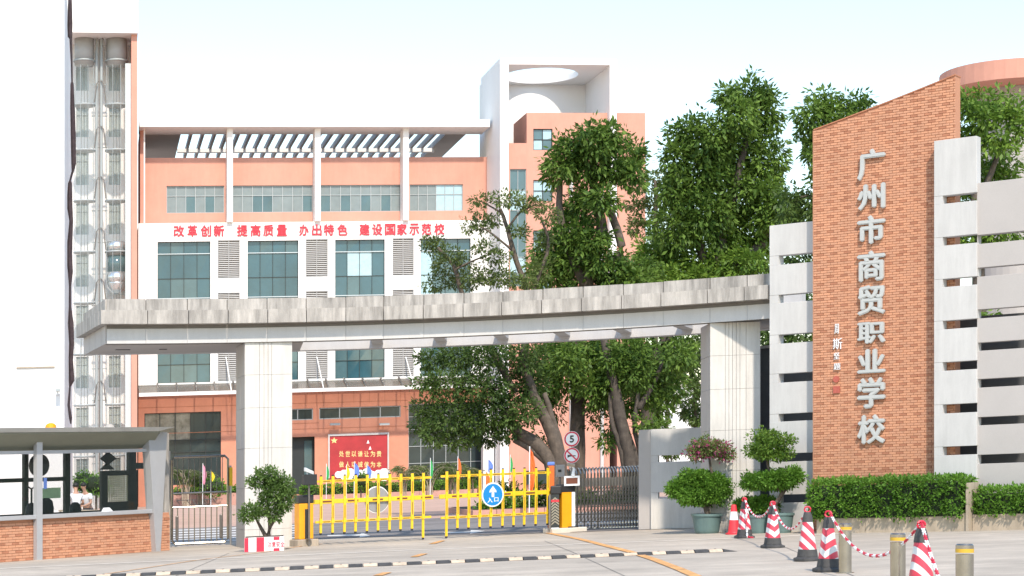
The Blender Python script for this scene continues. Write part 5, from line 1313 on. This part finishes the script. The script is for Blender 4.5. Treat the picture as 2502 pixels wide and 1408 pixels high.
# tree behind the brick sign wall, tree at the right edge, distant trees
Y = 66
tree('garden_tree', 'leafy tree showing above the left top of the brick sign wall', 2030, Y,
     [([(2035, gyb(2035, Y)), (2030, 800), (2020, 500), (2010, 330)], .3, .1), ([(2020, 500), (1970, 480), (1940, 500)], .12, .05), ([(2025, 420), (2080, 330), (2110, 280)], .12, .05)],
     [([(2010, 250, 36, 34), (1985, 285, 44, 36), (2040, 290, 50, 50), (1965, 320, 26, 20), (2085, 250, 40, 18), (2110, 285, 44, 40), (2060, 350, 60, 50), (2000, 360, 40, 40), (1985, 395, 18, 24), (2140, 330, 40, 50)], 'leaf_ficus', .21, 50, .6),
      ([(1950, 480, 32, 26), (1925, 500, 30, 34), (1960, 520, 40, 30), (2000, 480, 30, 60), (1940, 545, 44, 20), (1980, 380, 14, 24), (1950, 640, 60, 40), (1940, 735, 60, 40), (1930, 830, 70, 40), (1890, 820, 40, 60)], 'leaf_dark', .2, 46, .6)], group='trees behind the sign wall')
Y = 62
tree('garden_tree', 'bright leafy tree at the right edge behind the pale slab wall', 2395, Y,
     [([(2400, gyb(2400, Y)), (2395, 800), (2385, 500), (2380, 320)], .28, .1), ([(2390, 500), (2430, 400), (2450, 340)], .12, .05)],
     [([(2360, 243, 30, 20), (2400, 248, 40, 24), (2450, 258, 44, 36), (2492, 285, 40, 50), (2370, 262, 32, 24), (2400, 290, 40, 36), (2355, 310, 30, 30), (2440, 330, 50, 44), (2370, 350, 44, 40), (2450, 420, 50, 60), (2390, 440, 60, 60), (2360, 490, 40, 30), (2370, 590, 60, 30), (2440, 560, 60, 60), (2380, 800, 70, 40)], 'leaf_bright', .2, 46, .5)], group='trees behind the sign wall')
Y = 118
tree('garden_tree', 'paler layered tree between the orange block and the tallest banyan', 1600, Y,
     [([(1600, gyb(1600, Y)), (1600, 800), (1602, 500), (1600, 440)], .25, .06)],
     [([(1600, 432, 34, 12), (1570, 460, 34, 12), (1625, 455, 34, 14), (1555, 500, 34, 14), (1610, 495, 46, 16), (1590, 535, 46, 16), (1640, 540, 40, 20), (1620, 580, 44, 20), (1560, 560, 34, 16), (1600, 620, 50, 24)], 'leaf_olive', .24, 22, .1)], group='distant trees')
Y = 130
tree('garden_tree', 'dark round tree seen just left of the right gate pillar', 1700, Y,
     [([(1700, gyb(1700, Y)), (1700, 1060), (1698, 960)], .2, .1)],
     [([(1700, 850, 34, 40), (1690, 905, 34, 36), (1705, 955, 30, 34), (1690, 1000, 40, 26), (1710, 1020, 30, 22), (1670, 850, 26, 24)], 'leaf_dark', .3, 22, .4)], group='distant trees')
Y = 120
tree('garden_tree', 'slim young tree with bare stem in front of the distant white house', 1632, Y, [([(1632, gyb(1632, Y)), (1630, 1030), (1633, 940)], .11, .06)],
     [([(1632, 930, 20, 20), (1645, 960, 16, 12), (1618, 965, 12, 14)], 'leaf_olive', .24, 18, .4)], group='distant trees')

# ------------------------------------------------------------------ plaza planting
PH = Frame(735, 147, 12)
def bed(x0, x1, v, yt, yb, yg, label_h, label_p, fr=PH, deep=1.2, leaf=.16, dens=40):
    u0, u1 = fr.u(x0, v), fr.u(x1, v); xm = (x0 + x1) / 2
    zt_, zb_ = fr.z(xm, yt, v), fr.z(xm, yb, v)
    p_ = thing('planting_bed', fr.w((u0 + u1) / 2, v, 0), label_p, 'planter')
    for k in range(6):
        a, b = u0 + (u1 - u0) * k / 6, u0 + (u1 - u0) * (k + 1) / 6
        MB().box(a + .01, b - .01, v - .2, v + deep, -.05, max(zb_, .2)).build('stone_block', 'planterpink', p_, fr)
    return hedge('hedge', label_h, fr, u0 + .1, u1 - .1, v, v + deep - .1, max(zb_, .2) + .005, zt_, leaf=leaf, dens=dens, m='leaf_hedge')
bed(735, 1165, 0, 1184, 1203, 1214, 'low clipped hedge along the plaza below the red mural', 'pink stone kerb of the bed below the red mural')
bed(424, 590, -3, 1195, 1207, 1216, 'low clipped hedge seen through the pedestrian gate', 'pink stone kerb seen through the pedestrian gate')
def topiary(px, py, rx, ry, Y, label, m='leaf_hedge'):
    t = thing('topiary_bush', GX(px, Y), label, 'bush', 'rounded bushes on the plaza')
    cl = pxclumps([(px, py, rx, ry, 0)], Y); T, O = clump_tips(cl, 50); leaf_object('foliage', T, O, .15, m, t, ORG[t], per=8, droop=.1, width=.6)
    c, r_ = cl[0]; c = c - ORG[t]
    MB().lathe([(r_[0] * .82 * math.cos(a), r_[2] * .82 * math.sin(a)) for a in [(-1.4 + .28 * k) for k in range(11)]], 14, c).build('dark_core', 'coresh', t)  # solid dark filler inside the leaves keeps the bush opaque
    MB().tube([(0, 0, 0), (0, 0, max(c.z, .1))], .06, 6).build('stem', 'bark', t)
topiary(513, 1190, 44, 20, 140, 'wide rounded bush seen through the pedestrian gate')
topiary(882, 1176, 22, 20, 144, 'rounded bush in front of the red mural')
topiary(235, 1185, 34, 26, 105, 'dark green bush behind the two people')
topiary(205, 1180, 30, 26, 108, 'bush behind the left of the two people')
IS = Frame(1155, 74.5, 8)
p_ = thing('planting_bed', IS.w(2, 0, 0), 'pink stone island bed behind the right barrier', 'planter')
u1 = IS.u(1620)
for k in range(8): MB().box(u1 * k / 8 + .01, u1 * (k + 1) / 8 - .01, 0, 9, -.05, .22).build('stone_block', 'planterpink', p_, IS)
MB().box(.15, u1 - .15, .15, 8.85, .2, .235).build('soil', 'soil', p_, IS)
def shrub(px, py, rx, ry, Y, label, m='leaf_hedge', group='shrubs on the island bed'):
    t = thing('shrub', GX(px, Y), label, 'shrub', group)
    T, O = clump_tips(pxclumps([(px, py, rx, ry, 0), (px - rx * .5, py + ry * .4, rx * .6, ry * .6, .2), (px + rx * .5, py + ry * .3, rx * .6, ry * .7, -.1)], Y), 75)
    leaf_object('foliage', T, O, .13, m, t, ORG[t], per=8, droop=.1, width=.5); MB().tube([(0, 0, .1), (0, 0, P(px, py, Y).z - ORG[t].z)], .04, 6).build('stem', 'bark', t)
shrub(1185, 1236, 24, 10, 75.5, 'low green shrub under the blue entrance sign'); shrub(1232, 1226, 28, 18, 76, 'green shrub right of the blue entrance sign')
shrub(1278, 1222, 30, 22, 76.5, 'green shrub behind the right pickets of the barrier', 'leaf_bright'); shrub(1322, 1212, 24, 30, 77, 'taller shrub beside the grey gate drive', 'leaf_ficus')
shrub(1240, 1190, 22, 14, 80, 'shrub in front of the white entrance columns', 'leaf_ficus'); shrub(1640, 1100, 24, 16, 84, 'green shrub showing over the low granite wall', 'leaf_ficus')
for px in (1430, 1500, 1560): shrub(px, 1225, 40, 26, 78, {1430: 'shrub behind the left part of the folded steel gate', 1500: 'shrub behind the middle of the folded steel gate', 1560: 'shrub behind the right part of the folded steel gate'}[px], 'leaf_dark')
def palm(px, Y, ytop, label, n=14, spread=1.5, seed=1):
    rr = random.Random(seed); loc = GX(px, Y); t = thing('areca_palm', loc, label, 'palm', 'palms in front of the school')
    H = P(px, ytop, Y).z - loc.z; T, O, arcs = [], [], MB()
    for k in range(n):
        a = rr.uniform(0, 6.28); L = rr.uniform(.6, 1.) * spread; h = rr.uniform(.75, 1.) * H; b0 = Vector((rr.uniform(-.25, .25), rr.uniform(-.25, .25), 0))
        d = Vector((math.cos(a), math.sin(a), 0)); pts = []
        for i in range(10):
            f = i / 9; pts.append(b0 + d * L * f ** 1.4 + Vector((0, 0, h * (f ** .55) - .9 * h * max(0, f - .55) ** 1.5)))
        arcs.tube(pts, [.025 * (1 - .8 * i / 9) for i in range(10)], 5)
        sd = d.cross(Vector((0, 0, 1)))
        for i in range(3, 10):
            for s in (-1, 1):
                for q in range(2): T.append(tuple(pts[i] + loc)); O.append(tuple(sd * s * 1.6 + d * .8 - Vector((0, 0, .5))))
    arcs.build('frond_stalks', 'planter', t)
    leaf_object('fronds', np.array(T), np.array(O), .42, 'leaf_palm', t, loc, per=2, droop=.3, spread=.25, width=.13)
palm(985, 140, 1112, 'brownish palm at the left of the palm group by the dark glazing', 14, 1.9, 3); palm(1050, 138, 1115, 'bushy palm in the middle of the palm group', 18, 1.9, 4); palm(1105, 139, 1105, 'palm under the leaning banyan crown', 18, 1.9, 5); palm(1150, 141, 1120, 'palm next to the white entrance columns', 12, 1.6, 6)
palm(455, 139, 1118, 'dark palm at the left seen through the pedestrian gate', 20, 1.6, 7); palm(490, 141, 1122, 'dark palm at the right seen through the pedestrian gate', 18, 1.5, 8)
# flags
def flag(px, yt, yb, Y, w_, m, label):
    loc = GX(px, Y); t = thing('flag', loc, label, 'flag', 'small flags on the plaza'); s = Y / F
    zt_, zb_ = P(px, yt, Y).z - loc.z, P(px, yb, Y).z - loc.z
    MB().tube([(0, 0, 0), (.02, 0, zt_ + .08)], .022, 6).build('pole', 'signwhite', t)
    n = 7; vs = []; L = w_ * s
    for i in range(n):
        f = i / (n - 1); zz_ = zt_ + (zb_ - zt_) * f; wid = L * (.12 + .88 * math.sin(math.pi * min(1, f * .85 + .1)) ** .8)
        for q in range(4): vs.append((.03 + wid * q / 3, .06 * math.sin(q * 2 + f * 4), zz_ - .05 * q))
    fs = [(i * 4 + q, i * 4 + q + 1, i * 4 + q + 5, i * 4 + q + 4) for i in range(n - 1) for q in range(3)]
    o = MB().add(vs, fs).build('cloth', m, t); sm = o.modifiers.new('solid', 'SOLIDIFY'); sm.thickness = .012
for q in ((495, 1135, 1180, 136, 8, 'flagpink', 'pink flag seen through the pedestrian gate'), (515, 1150, 1172, 136, 8, 'flagyellow', 'small yellow flag seen through the pedestrian gate'), (797, 1136, 1172, 141, 6, 'green', 'thin green flag left of the red mural'), (846, 1138, 1168, 141, 8, 'flagyellow', 'yellow flag in front of the red mural'),
          (865, 1130, 1166, 141, 12, 'flagblue', 'left of two blue flags in front of the red mural'), (896, 1136, 1166, 141, 11, 'flagblue', 'right of two blue flags in front of the red mural'), (1051, 1122, 1168, 136, 6, 'green', 'green flag above the gap between the two barriers'), (1118, 1118, 1170, 136, 8, 'flagorange', 'orange flag before the dark glazing'),
          (1192, 1122, 1152, 136, 12, 'flagblue', 'blue flag at the white entrance columns'), (1186, 1152, 1190, 132, 10, 'flagorange', 'short orange flag above the blue entrance sign'), (1246, 1114, 1152, 136, 6, 'green', 'green flag right of the white entrance columns'), (1293, 1096, 1196, 73.5, 13, 'flagorange', 'tall orange flag below the leaning trunk')):
    flag(*q)
